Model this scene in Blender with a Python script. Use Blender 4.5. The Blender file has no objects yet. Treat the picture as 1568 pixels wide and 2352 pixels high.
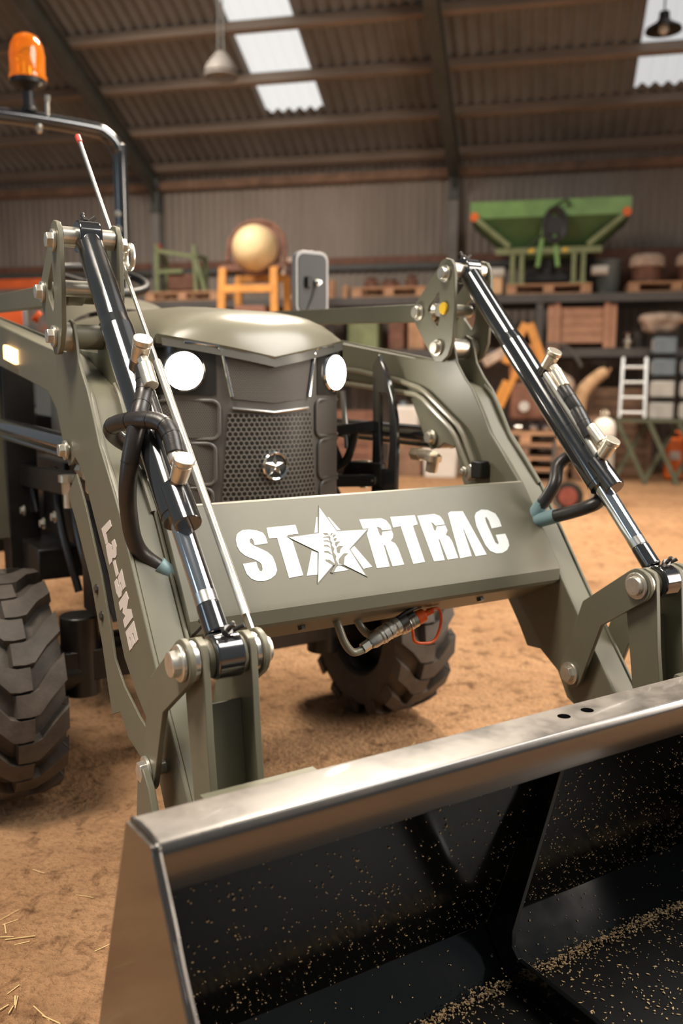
import bpy, bmesh, math, random
from mathutils import Vector, Matrix, geometry
random.seed(7)
C = bpy.context.scene.collection
SC = bpy.context.scene
PI = math.pi
# ------------------------------------------------------------------ camera, world, lights, exposure
CAM = Vector((-1.0165, 0.0, 1.12))
cd = bpy.data.cameras.new('camera'); cam = bpy.data.objects.new('camera', cd); C.objects.link(cam)
Rt, Dn, Fw = (Vector((0.8552, -0.5183, 0.0032)), Vector((-0.0723, -0.1254, -0.9895)), Vector((0.5132, 0.8459, -0.1448)))
cam.matrix_world = Matrix(((Rt.x, -Dn.x, -Fw.x, CAM.x), (Rt.y, -Dn.y, -Fw.y, CAM.y), (Rt.z, -Dn.z, -Fw.z, CAM.z), (0, 0, 0, 1)))
cd.sensor_fit = 'HORIZONTAL'; cd.sensor_width = 24.0; cd.lens = 24.0 * 2007.1 / 1568.0
cd.clip_start = 0.02; cd.clip_end = 200
cd.dof.use_dof = True; cd.dof.focus_distance = 1.62; cd.dof.aperture_fstop = 2.5
SC.camera = cam
SC.view_settings.view_transform = 'Standard'; SC.view_settings.look = 'None'
SC.view_settings.exposure = 0.0; SC.view_settings.gamma = 1.0
SC.view_settings.use_curve_mapping = False
w = bpy.data.worlds.new('world'); SC.world = w; w.use_nodes = True
bg = w.node_tree.nodes['Background']; bg.inputs[0].default_value = (0.86, 0.94, 1.0, 1); bg.inputs[1].default_value = 0.17
# barn frame: U along the back wall (to the right), N towards the wall
ANG = -0.76932
UX = Vector((math.cos(ANG), math.sin(ANG), 0)); NX = Vector((-math.sin(ANG), math.cos(ANG), 0))
ORG = Vector((CAM.x, CAM.y, 0))
def B(u, n, z=0.0): return ORG + UX * u + NX * n + Vector((0, 0, z))
def area(name, loc, target, sx, sy, power, col, spread=PI):
    l = bpy.data.lights.new(name, 'AREA'); l.shape = 'RECTANGLE'; l.size = sx; l.size_y = sy; l.energy = power; l.color = col; l.spread = spread
    o = bpy.data.objects.new(name, l); C.objects.link(o); o.location = loc
    o.rotation_euler = (Vector(target) - Vector(loc)).to_track_quat('-Z', 'Y').to_euler()
    return o
area('roof_light_ahead', B(-0.9, 6.4, 5.9), (0.1, 1.9, 0.3), 1.0, 1.6, 580, (1.0, 0.86, 0.70))
area('panel_fill', (2.6, -0.2, 5.3), (0.1, 1.4, 0.7), 3.2, 2.4, 320, (1.0, 0.95, 0.88))  # added fill for the sheen on the beam panel; no opening there
area('near_floor_fill', B(-2.0, 0.0, 5.6), (-1.1, 1.1, 0.0), 1.2, 1.6, 62, (1.0, 0.88, 0.74), 1.1)  # unseen lamp added to brighten the floor near the camera
area('roof_light_over_floor', B(1.3, 6.2, 5.6), B(0.9, 7.2, 0), 1.2, 2.0, 130, (1.0, 0.84, 0.68), 1.6)
area('roof_light_over_side', B(-4.6, 6.6, 5.8), B(-4.0, 9.5, 1), 1.4, 3.0, 260, (1.0, 0.88, 0.77), 1.9)
area('side_fill_cool', B(-6.0, -2.0, 2.0), (-0.3, 1.8, 0.9), 0.9, 3.4, 50, (0.60, 0.80, 1.0))  # added cool fill for streaks on the metal; no doorway is built
area('side_fill_warm', B(5.0, 2.5, 2.2), (0.2, 1.8, 0.9), 1.0, 3.2, 200, (1.0, 0.86, 0.72))  # added warm fill from the right, likewise without a doorway

# ------------------------------------------------------------------ materials
def lin(c): return tuple(((x / 255) / 12.92 if x / 255 <= 0.04045 else ((x / 255 + 0.055) / 1.055) ** 2.4) for x in c)
def mat(name, col, rough=0.5, metal=0.0, spec=0.5, coat=0.0, noise=0.0, nscale=20.0, bump=0.0, bscale=200.0, ior=1.5, rvar=0.0, emis=None, estr=0.0, trans=0.0):
    m = bpy.data.materials.new(name); m.use_nodes = True
    nt = m.node_tree; b = nt.nodes['Principled BSDF']
    b.inputs['Base Color'].default_value = (*col, 1); b.inputs['Roughness'].default_value = rough
    b.inputs['Metallic'].default_value = metal; b.inputs['Specular IOR Level'].default_value = spec
    b.inputs['IOR'].default_value = ior; b.inputs['Coat Weight'].default_value = coat; b.inputs['Coat Roughness'].default_value = 0.08
    b.inputs['Transmission Weight'].default_value = trans
    if emis: b.inputs['Emission Color'].default_value = (*emis, 1); b.inputs['Emission Strength'].default_value = estr
    tc = nt.nodes.new('ShaderNodeTexCoord')
    if noise or rvar:
        n = nt.nodes.new('ShaderNodeTexNoise'); n.inputs['Scale'].default_value = nscale; n.inputs['Detail'].default_value = 6; n.inputs['Roughness'].default_value = 0.65
        nt.links.new(tc.outputs['Object'], n.inputs['Vector'])
        if noise:
            r = nt.nodes.new('ShaderNodeValToRGB'); r.color_ramp.elements[0].position = 0.3; r.color_ramp.elements[1].position = 0.7
            r.color_ramp.elements[0].color = (*[c * (1 - noise) for c in col], 1); r.color_ramp.elements[1].color = (*[min(1, c * (1 + noise)) for c in col], 1)
            nt.links.new(n.outputs['Fac'], r.inputs['Fac']); nt.links.new(r.outputs['Color'], b.inputs['Base Color'])
        if rvar:
            mr = nt.nodes.new('ShaderNodeMapRange'); mr.inputs['From Min'].default_value = 0.3; mr.inputs['From Max'].default_value = 0.7
            mr.inputs['To Min'].default_value = max(0.02, rough - rvar); mr.inputs['To Max'].default_value = rough + rvar
            nt.links.new(n.outputs['Fac'], mr.inputs['Value']); nt.links.new(mr.outputs['Result'], b.inputs['Roughness'])
    if bump:
        n2 = nt.nodes.new('ShaderNodeTexNoise'); n2.inputs['Scale'].default_value = bscale; n2.inputs['Detail'].default_value = 3
        nt.links.new(tc.outputs['Object'], n2.inputs['Vector'])
        bp = nt.nodes.new('ShaderNodeBump'); bp.inputs['Strength'].default_value = bump; bp.inputs['Distance'].default_value = 0.01
        nt.links.new(n2.outputs['Fac'], bp.inputs['Height']); nt.links.new(bp.outputs['Normal'], b.inputs['Normal'])
    return m
def dots(name, col, hole, pitch, rad, rough=0.5, ax='xz', aspect=1.732, bump=0.4):
    """painted sheet with a staggered pattern of round punched holes"""
    m = mat(name, col, rough); nt = m.node_tree; b = nt.nodes['Principled BSDF']
    tc = [n for n in nt.nodes if n.type == 'TEX_COORD'][0]
    sp = nt.nodes.new('ShaderNodeSeparateXYZ'); nt.links.new(tc.outputs['Object'], sp.inputs[0])
    def mth(op, a, bb=None):
        n = nt.nodes.new('ShaderNodeMath'); n.operation = op
        for i, q in enumerate((a, bb)):
            if q is None: continue
            if isinstance(q, (int, float)): n.inputs[i].default_value = q
            else: nt.links.new(q, n.inputs[i])
        return n.outputs[0]
    px, pz = pitch, pitch * aspect
    def lat(ox, oz):
        a = mth('MULTIPLY', mth('SUBTRACT', mth('FRACT', mth('ADD', mth('DIVIDE', sp.outputs[0], px), 50 + ox)), 0.5), px)
        c = mth('MULTIPLY', mth('SUBTRACT', mth('FRACT', mth('ADD', mth('DIVIDE', sp.outputs[2], pz), 50 + oz)), 0.5), pz)
        return mth('SQRT', mth('ADD', mth('MULTIPLY', a, a), mth('MULTIPLY', c, c)))
    d = mth('MINIMUM', lat(0, 0), lat(0.5, 0.5))
    mr = nt.nodes.new('ShaderNodeMapRange'); mr.inputs['From Min'].default_value = rad * 0.85; mr.inputs['From Max'].default_value = rad * 1.15
    nt.links.new(d, mr.inputs['Value'])
    mx = nt.nodes.new('ShaderNodeMix'); mx.data_type = 'RGBA'
    mx.inputs[6].default_value = (*hole, 1); mx.inputs[7].default_value = (*col, 1)
    nt.links.new(mr.outputs['Result'], mx.inputs[0]); nt.links.new(mx.outputs[2], b.inputs['Base Color'])
    bp = nt.nodes.new('ShaderNodeBump'); bp.inputs['Strength'].default_value = bump; bp.inputs['Distance'].default_value = 0.002
    nt.links.new(mr.outputs['Result'], bp.inputs['Height']); nt.links.new(bp.outputs['Normal'], b.inputs['Normal'])
    return m
def dusty(m, dust):
    """dust lying on the faces that look up"""
    nt = m.node_tree; b = nt.nodes['Principled BSDF']; N = nt.nodes.new; L = nt.links.new
    ge = N('ShaderNodeNewGeometry'); sx = N('ShaderNodeSeparateXYZ'); L(ge.outputs['True Normal'], sx.inputs[0])
    mr = N('ShaderNodeMapRange'); mr.inputs['From Min'].default_value = 0.55; mr.inputs['From Max'].default_value = 0.95; L(sx.outputs[2], mr.inputs['Value'])
    tc = [n for n in nt.nodes if n.type == 'TEX_COORD'][0]; no = N('ShaderNodeTexNoise'); no.inputs['Scale'].default_value = 9; no.inputs['Detail'].default_value = 7; no.inputs['Roughness'].default_value = 0.65; L(tc.outputs['Object'], no.inputs['Vector'])
    r2 = N('ShaderNodeMapRange'); r2.inputs['From Min'].default_value = 0.35; r2.inputs['From Max'].default_value = 0.68; r2.inputs['To Min'].default_value = 0.30; r2.inputs['To Max'].default_value = 1.0; L(no.outputs['Fac'], r2.inputs['Value'])
    mu = N('ShaderNodeMath'); mu.operation = 'MULTIPLY'; L(mr.outputs['Result'], mu.inputs[0]); L(r2.outputs['Result'], mu.inputs[1])
    mx = N('ShaderNodeMix'); mx.data_type = 'RGBA'; mx.inputs[6].default_value = b.inputs['Base Color'].default_value; mx.inputs[7].default_value = (*dust, 1); L(mu.outputs[0], mx.inputs[0]); L(mx.outputs[2], b.inputs['Base Color'])
    r3 = N('ShaderNodeMapRange'); r3.inputs['To Min'].default_value = b.inputs['Roughness'].default_value; r3.inputs['To Max'].default_value = 0.5; L(mu.outputs[0], r3.inputs['Value']); L(r3.outputs['Result'], b.inputs['Roughness'])
OLIVE = mat('olive_paint', (0.138, 0.132, 0.090), 0.47, noise=0.06, nscale=9, bump=0.02, bscale=600, spec=0.6)
OLIVE_HOOD = mat('olive_hood_paint', (0.22, 0.205, 0.15), 0.28, noise=0.04, nscale=6, spec=0.6)
GLOSSBLK = mat('gloss_black_paint', (0.016, 0.017, 0.018), 0.13, ior=1.85, spec=0.6, coat=0.5, rvar=0.05, nscale=8)
BUCKET = mat('bucket_black_enamel', (0.0045, 0.005, 0.005), 0.12, ior=1.5, spec=0.5, rvar=0.06, nscale=7)
BUCKET_FLOOR = mat('scuffed_black_enamel', (0.006, 0.0062, 0.006), 0.42, noise=0.4, nscale=15)
BUCKET_DUST = mat('dusty_black_enamel', (0.013, 0.0115, 0.010), 0.20, ior=1.8, spec=0.7, coat=0.3)
dusty(BUCKET_DUST, (0.15, 0.125, 0.10))
CHROME = mat('chrome', (0.78, 0.79, 0.80), 0.09, metal=1.0)
STEEL = mat('brushed_steel', (0.62, 0.61, 0.58), 0.28, metal=1.0, noise=0.08, nscale=30)
ZINC = mat('zinc_plated_steel', (0.66, 0.63, 0.55), 0.32, metal=0.8, noise=0.15, nscale=40)
WORNSTEEL = mat('dark_worn_steel', (0.10, 0.095, 0.09), 0.28, metal=0.7, noise=0.3, nscale=25)
BRASSY = mat('yellow_zinc', (0.68, 0.62, 0.50), 0.32, metal=0.8, noise=0.15, nscale=30)
RUBBER = mat('tyre_rubber', (0.074, 0.061, 0.050), 0.62, noise=0.35, nscale=14, bump=0.08, bscale=120)
HOSE = mat('black_hose_rubber', (0.028, 0.025, 0.023), 0.36, noise=0.2, nscale=40, bump=0.05, bscale=300)
BLACK = mat('satin_black', (0.014, 0.013, 0.012), 0.45, noise=0.3, nscale=12)
DARKBITS = mat('oily_black_iron', (0.018, 0.016, 0.014), 0.35, noise=0.4, nscale=20)
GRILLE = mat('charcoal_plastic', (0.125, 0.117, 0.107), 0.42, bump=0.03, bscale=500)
GRILLE_HEX = dots('charcoal_punched_grille', (0.165, 0.152, 0.132), (0.016, 0.015, 0.014), 0.0135, 0.0050, 0.4)
GRILLE_FINE = dots('charcoal_fine_mesh', (0.165, 0.150, 0.136), (0.04, 0.036, 0.032), 0.0052, 0.0016, 0.45, bump=0.25)
WHITE = mat('white_lettering', (0.68, 0.73, 0.74), 0.35, spec=0.4)
SILVERTXT = mat('pale_lettering', (0.72, 0.66, 0.60), 0.4)
AMBER = mat('amber_plastic', (1.0, 0.30, 0.015), 0.12, trans=0.75, emis=(1.0, 0.25, 0.01), estr=0.22)
AMBER_GLOW = mat('amber_reflection_glow', (1.0, 0.55, 0.2), 0.2, emis=(1.0, 0.58, 0.25), estr=4.0)  # glow imitating a lamp's reflection and its orange spill
LAMP = mat('lit_headlight_lens', (1, 0.97, 0.9), 0.1, emis=(1.0, 0.93, 0.82), estr=60.0)
ORANGE = mat('orange_rubber', (0.86, 0.13, 0.025), 0.35)
DULLRED = mat('dull_red_paint', (0.20, 0.05, 0.035), 0.6, noise=0.3, nscale=15)
REDTIP = mat('red_rubber', (0.62, 0.06, 0.04), 0.45)
YELLOWCAP = mat('yellow_plastic', (0.80, 0.50, 0.03), 0.35)
LIGHTBLUE = mat('pale_blue_fitting', (0.22, 0.34, 0.36), 0.35)
MIRRORBACK = mat('mirror_housing', (0.045, 0.050, 0.054), 0.4, spec=0.4)
GREYEDGE = mat('pale_grey_trim', (0.42, 0.42, 0.42), 0.3)
TIMBER = mat('pallet_timber', (0.42, 0.235, 0.13), 0.75, noise=0.3, nscale=6)
TIMBER_PALE = mat('pale_sawn_timber', (0.62, 0.40, 0.22), 0.7, noise=0.2, nscale=8)
TIMBER_DARK = mat('weathered_timber', (0.20, 0.115, 0.07), 0.8, noise=0.35, nscale=5)
CRATEWOOD = mat('crate_timber', (0.44, 0.235, 0.145), 0.75, noise=0.18, nscale=7)
SPREADGREEN = mat('lit_green_paint', (0.19, 0.36, 0.115), 0.4, noise=0.2, nscale=4)  # green lightened for the light on the front-facing hopper rim
SPREADSHADE = mat('shaded_green_paint', (0.042, 0.098, 0.028), 0.5, noise=0.2, nscale=4)  # same green darkened for the shade on the funnel below
SAGE = mat('faded_green_paint', (0.20, 0.235, 0.11), 0.5, noise=0.25, nscale=6)
OLIVEWOOD = mat('olive_trestle_paint', (0.085, 0.095, 0.055), 0.6, noise=0.25, nscale=8)
SAFETYORANGE = mat('safety_orange', (0.80, 0.16, 0.02), 0.45, noise=0.15, nscale=8)
ORANGEYEL = mat('faded_orange_paint', (0.58, 0.25, 0.05), 0.5, noise=0.2, nscale=6)
RUSTORANGE = mat('rusty_orange_paint', (0.36, 0.145, 0.045), 0.55, noise=0.35, nscale=7)
CREAM = mat('cream_drum_paint', (0.72, 0.55, 0.30), 0.5, noise=0.12, nscale=5)
GREYSTEEL = mat('grey_painted_steel', (0.075, 0.08, 0.07), 0.55, noise=0.2, nscale=5)
COLUMNGREY = mat('pale_grey_column', (0.20, 0.185, 0.165), 0.6, noise=0.2, nscale=5)
RACKSTEEL = mat('rack_grey_paint', (0.075, 0.07, 0.065), 0.5, noise=0.2, nscale=6)
RACKORANGE = mat('rack_orange_paint', (0.55, 0.10, 0.02), 0.45, noise=0.15, nscale=6)
RUST = mat('rusty_iron', (0.17, 0.075, 0.045), 0.7, noise=0.4, nscale=9)
SACK = mat('pale_sack', (0.46, 0.35, 0.27), 0.8, noise=0.25, nscale=10)
WHITEPL = mat('white_plastic', (0.62, 0.58, 0.52), 0.45, noise=0.08, nscale=6)
GREYPL = mat('grey_bin_plastic', (0.20, 0.21, 0.19), 0.5, noise=0.15, nscale=6)
ALU = mat('ladder_aluminium', (0.62, 0.64, 0.63), 0.35, metal=0.6, noise=0.1, nscale=12)
GASGREY = mat('grey_gas_bottle', (0.34, 0.33, 0.30), 0.4, noise=0.1, nscale=8)
CANWHITE = mat('white_can', (0.50, 0.48, 0.44), 0.45, noise=0.12, nscale=9)
BLUEGREY = mat('blue_grey_can', (0.16, 0.20, 0.23), 0.45, noise=0.15, nscale=9)
STRAW = mat('dry_straw', (0.66, 0.47, 0.22), 0.7)
CRUMB = mat('tan_sawdust', (0.54, 0.38, 0.21), 0.85, noise=0.3, nscale=300)
# skylight: translucent sheet glowing with daylight
SKY = mat('daylit_translucent_sheet', (0.15, 0.15, 0.15), 0.6, emis=(1.0, 1.0, 0.97), estr=0.80)
SKY2 = mat('dimmer_translucent_sheet', (0.15, 0.15, 0.15), 0.6, emis=(0.98, 1.0, 1.0), estr=0.58)
def wavemat(name, c1, c2, scale, axis='X', rough=0.8):
    m = mat(name, c1, rough); nt = m.node_tree; b = nt.nodes['Principled BSDF']; tc = [n for n in nt.nodes if n.type == 'TEX_COORD'][0]
    n = nt.nodes.new('ShaderNodeTexNoise'); n.inputs['Scale'].default_value = 1.3; n.inputs['Detail'].default_value = 8; n.inputs['Roughness'].default_value = 0.7
    mp = nt.nodes.new('ShaderNodeMapping'); mp.inputs['Scale'].default_value = scale
    nt.links.new(tc.outputs['Object'], mp.inputs['Vector']); nt.links.new(mp.outputs['Vector'], n.inputs['Vector'])
    r = nt.nodes.new('ShaderNodeValToRGB'); r.color_ramp.elements[0].position = 0.32; r.color_ramp.elements[1].position = 0.68
    r.color_ramp.elements[0].color = (*c1, 1); r.color_ramp.elements[1].color = (*c2, 1)
    nt.links.new(n.outputs['Fac'], r.inputs['Fac']); nt.links.new(r.outputs['Color'], b.inputs['Base Color'])
    return m
ROOFMAT = wavemat('fibre_cement_roof', (0.14, 0.14, 0.136), (0.225, 0.225, 0.22), (0.8, 0.35, 0.8))
WALLMAT = wavemat('steel_wall_cladding', (0.20, 0.165, 0.135), (0.30, 0.25, 0.205), (1.2, 1, 0.25), rough=0.65)
PURLIN = wavemat('purlin_timber', (0.15, 0.112, 0.083), (0.27, 0.205, 0.155), (0.6, 6, 6))
def dirt():
    m = bpy.data.materials.new('packed_earth'); m.use_nodes = True; nt = m.node_tree; b = nt.nodes['Principled BSDF']
    tc = nt.nodes.new('ShaderNodeTexCoord'); N = nt.nodes.new; L = nt.links.new
    def noise(s, d, r, dist=0.0):
        n = N('ShaderNodeTexNoise'); n.inputs['Scale'].default_value = s; n.inputs['Detail'].default_value = d; n.inputs['Roughness'].default_value = r; n.inputs['Distortion'].default_value = dist
        L(tc.outputs['Object'], n.inputs['Vector']); return n.outputs['Fac']
    a = noise(1.1, 8, 0.62, 0.4); f = noise(14, 8, 0.7, 0.6); g = noise(60, 4, 0.6)
    def ramp(fac, p0, c0, p1, c1):
        r = N('ShaderNodeValToRGB'); r.color_ramp.elements[0].position = p0; r.color_ramp.elements[1].position = p1
        r.color_ramp.elements[0].color = (*c0, 1); r.color_ramp.elements[1].color = (*c1, 1); L(fac, r.inputs['Fac']); return r.outputs['Color']
    base = ramp(a, 0.34, (0.44, 0.238, 0.115), 0.64, (0.62, 0.362, 0.190))
    fine = ramp(f, 0.34, (0.30, 0.25, 0.22), 0.48, (1, 1, 1))
    crack = ramp(g, 0.34, (0.72, 0.70, 0.68), 0.52, (1, 1, 1))
    def mul(x, y):
        mx = N('ShaderNodeMix'); mx.data_type = 'RGBA'; mx.blend_type = 'MULTIPLY'; mx.inputs[0].default_value = 0.85; L(x, mx.inputs[6]); L(y, mx.inputs[7]); return mx.outputs[2]
    L(mul(mul(base, fine), crack), b.inputs['Base Color']); b.inputs['Roughness'].default_value = 0.85; b.inputs['Specular IOR Level'].default_value = 0.25
    bp = N('ShaderNodeBump'); bp.inputs['Strength'].default_value = 0.9; bp.inputs['Distance'].default_value = 0.035
    ad = N('ShaderNodeMath'); ad.operation = 'ADD'; L(f, ad.inputs[0]); L(g, ad.inputs[1]); L(ad.outputs[0], bp.inputs['Height']); L(bp.outputs['Normal'], b.inputs['Normal'])
    return m
DIRT = dirt()

# ------------------------------------------------------------------ mesh helpers
class MB:
    def __init__(s): s.v = []; s.f = []; s.ch = []
    def add(s, vs, fs):
        b = len(s.v); s.ch.append((b, len(s.f))); s.v += [Vector(v) for v in vs]; s.f += [[i + b for i in f] for f in fs]; return s
    def box(s, c, d, rot=None):
        c = Vector(c); h = Vector(d) / 2; vs = []
        for x in (-1, 1):
            for y in (-1, 1):
                for z in (-1, 1):
                    p = Vector((x * h.x, y * h.y, z * h.z)); vs.append(c + (rot @ p if rot else p))
        return s.add(vs, [(0, 1, 3, 2), (4, 6, 7, 5), (0, 4, 5, 1), (2, 3, 7, 6), (0, 2, 6, 4), (1, 5, 7, 3)])
    def bar(s, p0, p1, wd, ht, up=(0, 0, 1)):
        """rectangular bar from p0 to p1; wd across, ht along up"""
        p0 = Vector(p0); p1 = Vector(p1); d = (p1 - p0).normalized(); u = Vector(up)
        sx = d.cross(u)
        if sx.length < 1e-4: sx = d.cross(Vector((1, 0, 0)))
        sx.normalize(); u = sx.cross(d).normalized()
        vs = []
        for p in (p0, p1):
            for a, b in ((-1, -1), (1, -1), (1, 1), (-1, 1)): vs.append(p + sx * a * wd / 2 + u * b * ht / 2)
        return s.add(vs, [(3, 2, 1, 0), (4, 5, 6, 7), (0, 1, 5, 4), (1, 2, 6, 5), (2, 3, 7, 6), (3, 0, 4, 7)])
    def cyl(s, p0, p1, r0, r1=None, n=24, caps=True):
        r1 = r0 if r1 is None else r1; p0 = Vector(p0); p1 = Vector(p1); d = (p1 - p0).normalized()
        a = d.cross(Vector((0, 0, 1)) if abs(d.z) < 0.95 else Vector((1, 0, 0))).normalized(); b = d.cross(a)
        vs = []
        for p, r in ((p0, r0), (p1, r1)):
            for i in range(n):
                t = 2 * PI * i / n; vs.append(p + (a * math.cos(t) + b * math.sin(t)) * r)
        fs = [(i, (i + 1) % n, n + (i + 1) % n, n + i) for i in range(n)]
        if caps: fs += [tuple(range(n - 1, -1, -1)), tuple(range(n, 2 * n))]
        return s.add(vs, fs)
    def lathe(s, prof, o, axis=(0, 0, 1), n=32, closed=False):
        """prof: (radius, height) pairs along axis"""
        o = Vector(o); d = Vector(axis).normalized()
        a = d.cross(Vector((0, 0, 1)) if abs(d.z) < 0.95 else Vector((1, 0, 0))).normalized(); b = d.cross(a)
        vs = []
        for r, h in prof:
            for i in range(n):
                t = 2 * PI * i / n; vs.append(o + d * h + (a * math.cos(t) + b * math.sin(t)) * max(r, 1e-5))
        fs = []; m = len(prof)
        for k in range(m if closed else m - 1):
            k2 = (k + 1) % m
            fs += [(k * n + i, k * n + (i + 1) % n, k2 * n + (i + 1) % n, k2 * n + i) for i in range(n)]
        return s.add(vs, fs)
    def tube(s, pts, r, n=12, sub=6, smooth=True, caps=True, closed=False):
        P = [Vector(p) for p in pts]
        if smooth and len(P) > 2: P = catmull(P, sub, closed)
        rr = r if callable(r) else (lambda t: r)
        m = len(P); vs = []; prev = None
        for k in range(m):
            if closed: d = (P[(k + 1) % m] - P[k - 1]).normalized()
            else: d = (P[min(k + 1, m - 1)] - P[max(k - 1, 0)]).normalized()
            if prev is None: a = d.cross(Vector((0, 0, 1)) if abs(d.z) < 0.9 else Vector((1, 0, 0))).normalized()
            else:
                a = (prev - d * prev.dot(d)).normalized()
            prev = a; b = d.cross(a); R = rr(k / max(1, m - 1))
            for i in range(n):
                t = 2 * PI * i / n; vs.append(P[k] + (a * math.cos(t) + b * math.sin(t)) * R)
        fs = []
        for k in range(m if closed else m - 1):
            k2 = (k + 1) % m
            fs += [(k * n + i, k * n + (i + 1) % n, k2 * n + (i + 1) % n, k2 * n + i) for i in range(n)]
        if caps and not closed: fs += [tuple(range(n - 1, -1, -1)), tuple(range((m - 1) * n, m * n))]
        return s.add(vs, fs)
    def prism(s, poly, fn, h0, h1, holes=()):
        """extrude 2-D polygon (with holes): fn(a, b, h) -> point"""
        loops = [list(poly)] + [list(h) for h in holes]
        flat = [p for lp in loops for p in lp]
        tri = geometry.tessellate_polygon([[Vector((p[0], p[1], 0)) for p in lp] for lp in loops])
        n = len(flat); vs = [fn(p[0], p[1], h0) for p in flat] + [fn(p[0], p[1], h1) for p in flat]
        fs = [tuple(t) for t in tri] + [tuple(n + i for i in reversed(t)) for t in tri]
        b = 0
        for lp in loops:
            k = len(lp)
            fs += [(b + i, b + (i + 1) % k, n + b + (i + 1) % k, n + b + i) for i in range(k)]
            b += k
        return s.add(vs, fs)
    def grid(s, fn, nu, nv, cu=False):
        vs = [fn(i / nu, j / nv) for j in range(nv + 1) for i in range(nu + 1)]
        return s.add(vs, [(j * (nu + 1) + i, j * (nu + 1) + i + 1, (j + 1) * (nu + 1) + i + 1, (j + 1) * (nu + 1) + i) for j in range(nv) for i in range(nu)])
def catmull(P, sub, closed=False):
    out = []; m = len(P)
    for k in range(m if closed else m - 1):
        p0, p1, p2, p3 = (P[k - 1] if (k or closed) else P[0] * 2 - P[1]), P[k], P[(k + 1) % m], (P[(k + 2) % m] if (closed or k + 2 < m) else P[-1] * 2 - P[-2])
        for i in range(sub):
            t = i / sub
            out.append(0.5 * ((2 * p1) + (p2 - p0) * t + (2 * p0 - 5 * p1 + 4 * p2 - p3) * t * t + (3 * p1 - p0 - 3 * p2 + p3) * t ** 3))
    if not closed: out.append(P[-1].copy())
    return out
def strap(pts, hw, n=9):
    """outline of a flat bar following pts with round ends, half width hw"""
    P = [Vector(p).to_2d() if len(p) > 2 else Vector(p) for p in pts]; m = len(P); L = []; R = []
    for k in range(m):
        h = hw[k] if isinstance(hw, (list, tuple)) else hw
        d0 = (P[k] - P[k - 1]).normalized() if k else (P[1] - P[0]).normalized()
        d1 = (P[k + 1] - P[k]).normalized() if k < m - 1 else d0
        nn = Vector((-(d0 + d1).y, (d0 + d1).x)).normalized(); c = max(0.4, nn.dot(Vector((-d0.y, d0.x))))
        L.append(P[k] + nn * h / c); R.append(P[k] - nn * h / c)
    h0 = hw[0] if isinstance(hw, (list, tuple)) else hw; h1 = hw[-1] if isinstance(hw, (list, tuple)) else hw
    d = (P[-1] - P[-2]).normalized(); a0 = math.atan2(d.y, d.x)
    e1 = [P[-1] + Vector((math.cos(a0 + PI / 2 - PI * i / n), math.sin(a0 + PI / 2 - PI * i / n))) * h1 for i in range(1, n)]
    d = (P[0] - P[1]).normalized(); a0 = math.atan2(d.y, d.x)
    e0 = [P[0] + Vector((math.cos(a0 + PI / 2 - PI * i / n), math.sin(a0 + PI / 2 - PI * i / n))) * h0 for i in range(1, n)]
    return L + e1 + R[::-1] + e0
def arc(c, r, a0, a1, n=8): return [(c[0] + r * math.cos(a0 + (a1 - a0) * i / n), c[1] + r * math.sin(a0 + (a1 - a0) * i / n)) for i in range(n + 1)]
def fyz(a, b, h): return Vector((h, a, b))       # polygon in (y, z) extruded along x
def mkobj(name, mb, m, smooth=35, bevel=0.0, seg=2):
    me = bpy.data.meshes.new(name); me.from_pydata([tuple(v) for v in mb.v], [], mb.f); me.update()
    bmx = bmesh.new(); bmx.from_mesh(me); bmesh.ops.recalc_face_normals(bmx, faces=bmx.faces); bmx.to_mesh(me); bmx.free()
    if smooth:
        me.shade_smooth()
        me.set_sharp_from_angle(angle=math.radians(smooth))
    me.materials.append(m)
    o = bpy.data.objects.new(name, me); C.objects.link(o)
    if bevel:
        bv = o.modifiers.new('bevel', 'BEVEL'); bv.width = bevel; bv.segments = seg; bv.limit_method = 'ANGLE'; bv.angle_limit = math.radians(38)
    return o
class Thing:
    """an Empty at the base of the thing; parts are given in world metres (or in local metres when local=True)"""
    def __init__(s, name, label, cat, loc, rotz=0.0, group=None, local=False):
        s.o = bpy.data.objects.new(name, None); C.objects.link(s.o); s.o.location = loc; s.o.rotation_euler = (0, 0, rotz)
        s.o.empty_display_size = 0.1; s.o['label'] = label; s.o['category'] = cat
        if group: s.o['group'] = group
        s.off = Vector((0, 0, 0)) if local else Vector(loc)
    def part(s, name, mb, m, parent=None, label=None, kind=None, split=0, **k):
        """split=n: every n shapes of the builder become a part of their own"""
        if split and len(mb.ch) > split:
            st = mb.ch[::split] + [(len(mb.v), len(mb.f))]; o = None
            for (v0, f0), (v1, f1) in zip(st[:-1], st[1:]):
                q_ = MB(); q_.v = mb.v[v0:v1]; q_.f = [[i - v0 for i in f] for f in mb.f[f0:f1]]; o = s.part(name, q_, m, parent, label, kind, **k)
            return o
        mb.v = [v - s.off for v in mb.v]
        o = mkobj(name, mb, m, **k); o.parent = parent or s.o
        if label: o['label'] = label
        if kind: o['kind'] = kind
        return o
def tag(o, label, cat, group=None):
    o['label'] = label; o['category'] = cat
    if group: o['group'] = group
    return o
def copy_tree(o, parent=None, label=None, loc=None, rotz=None):
    c = o.copy(); C.objects.link(c)
    if parent: c.parent = parent
    if label: c['label'] = label
    if loc is not None: c.location = loc
    if rotz is not None: c.rotation_euler = (0, 0, rotz)
    for ch in list(o.children): copy_tree(ch, c)
    return c
def struct(name, mb, m, **k):
    o = mkobj(name, mb, m, **k); o['kind'] = 'structure'; return o
def barnmesh(mb):
    mb.v = [B(v.x, v.y, v.z) for v in mb.v]; return mb
def at_barn(o): o.location = ORG; o.rotation_euler = (0, 0, ANG); return o

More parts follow.
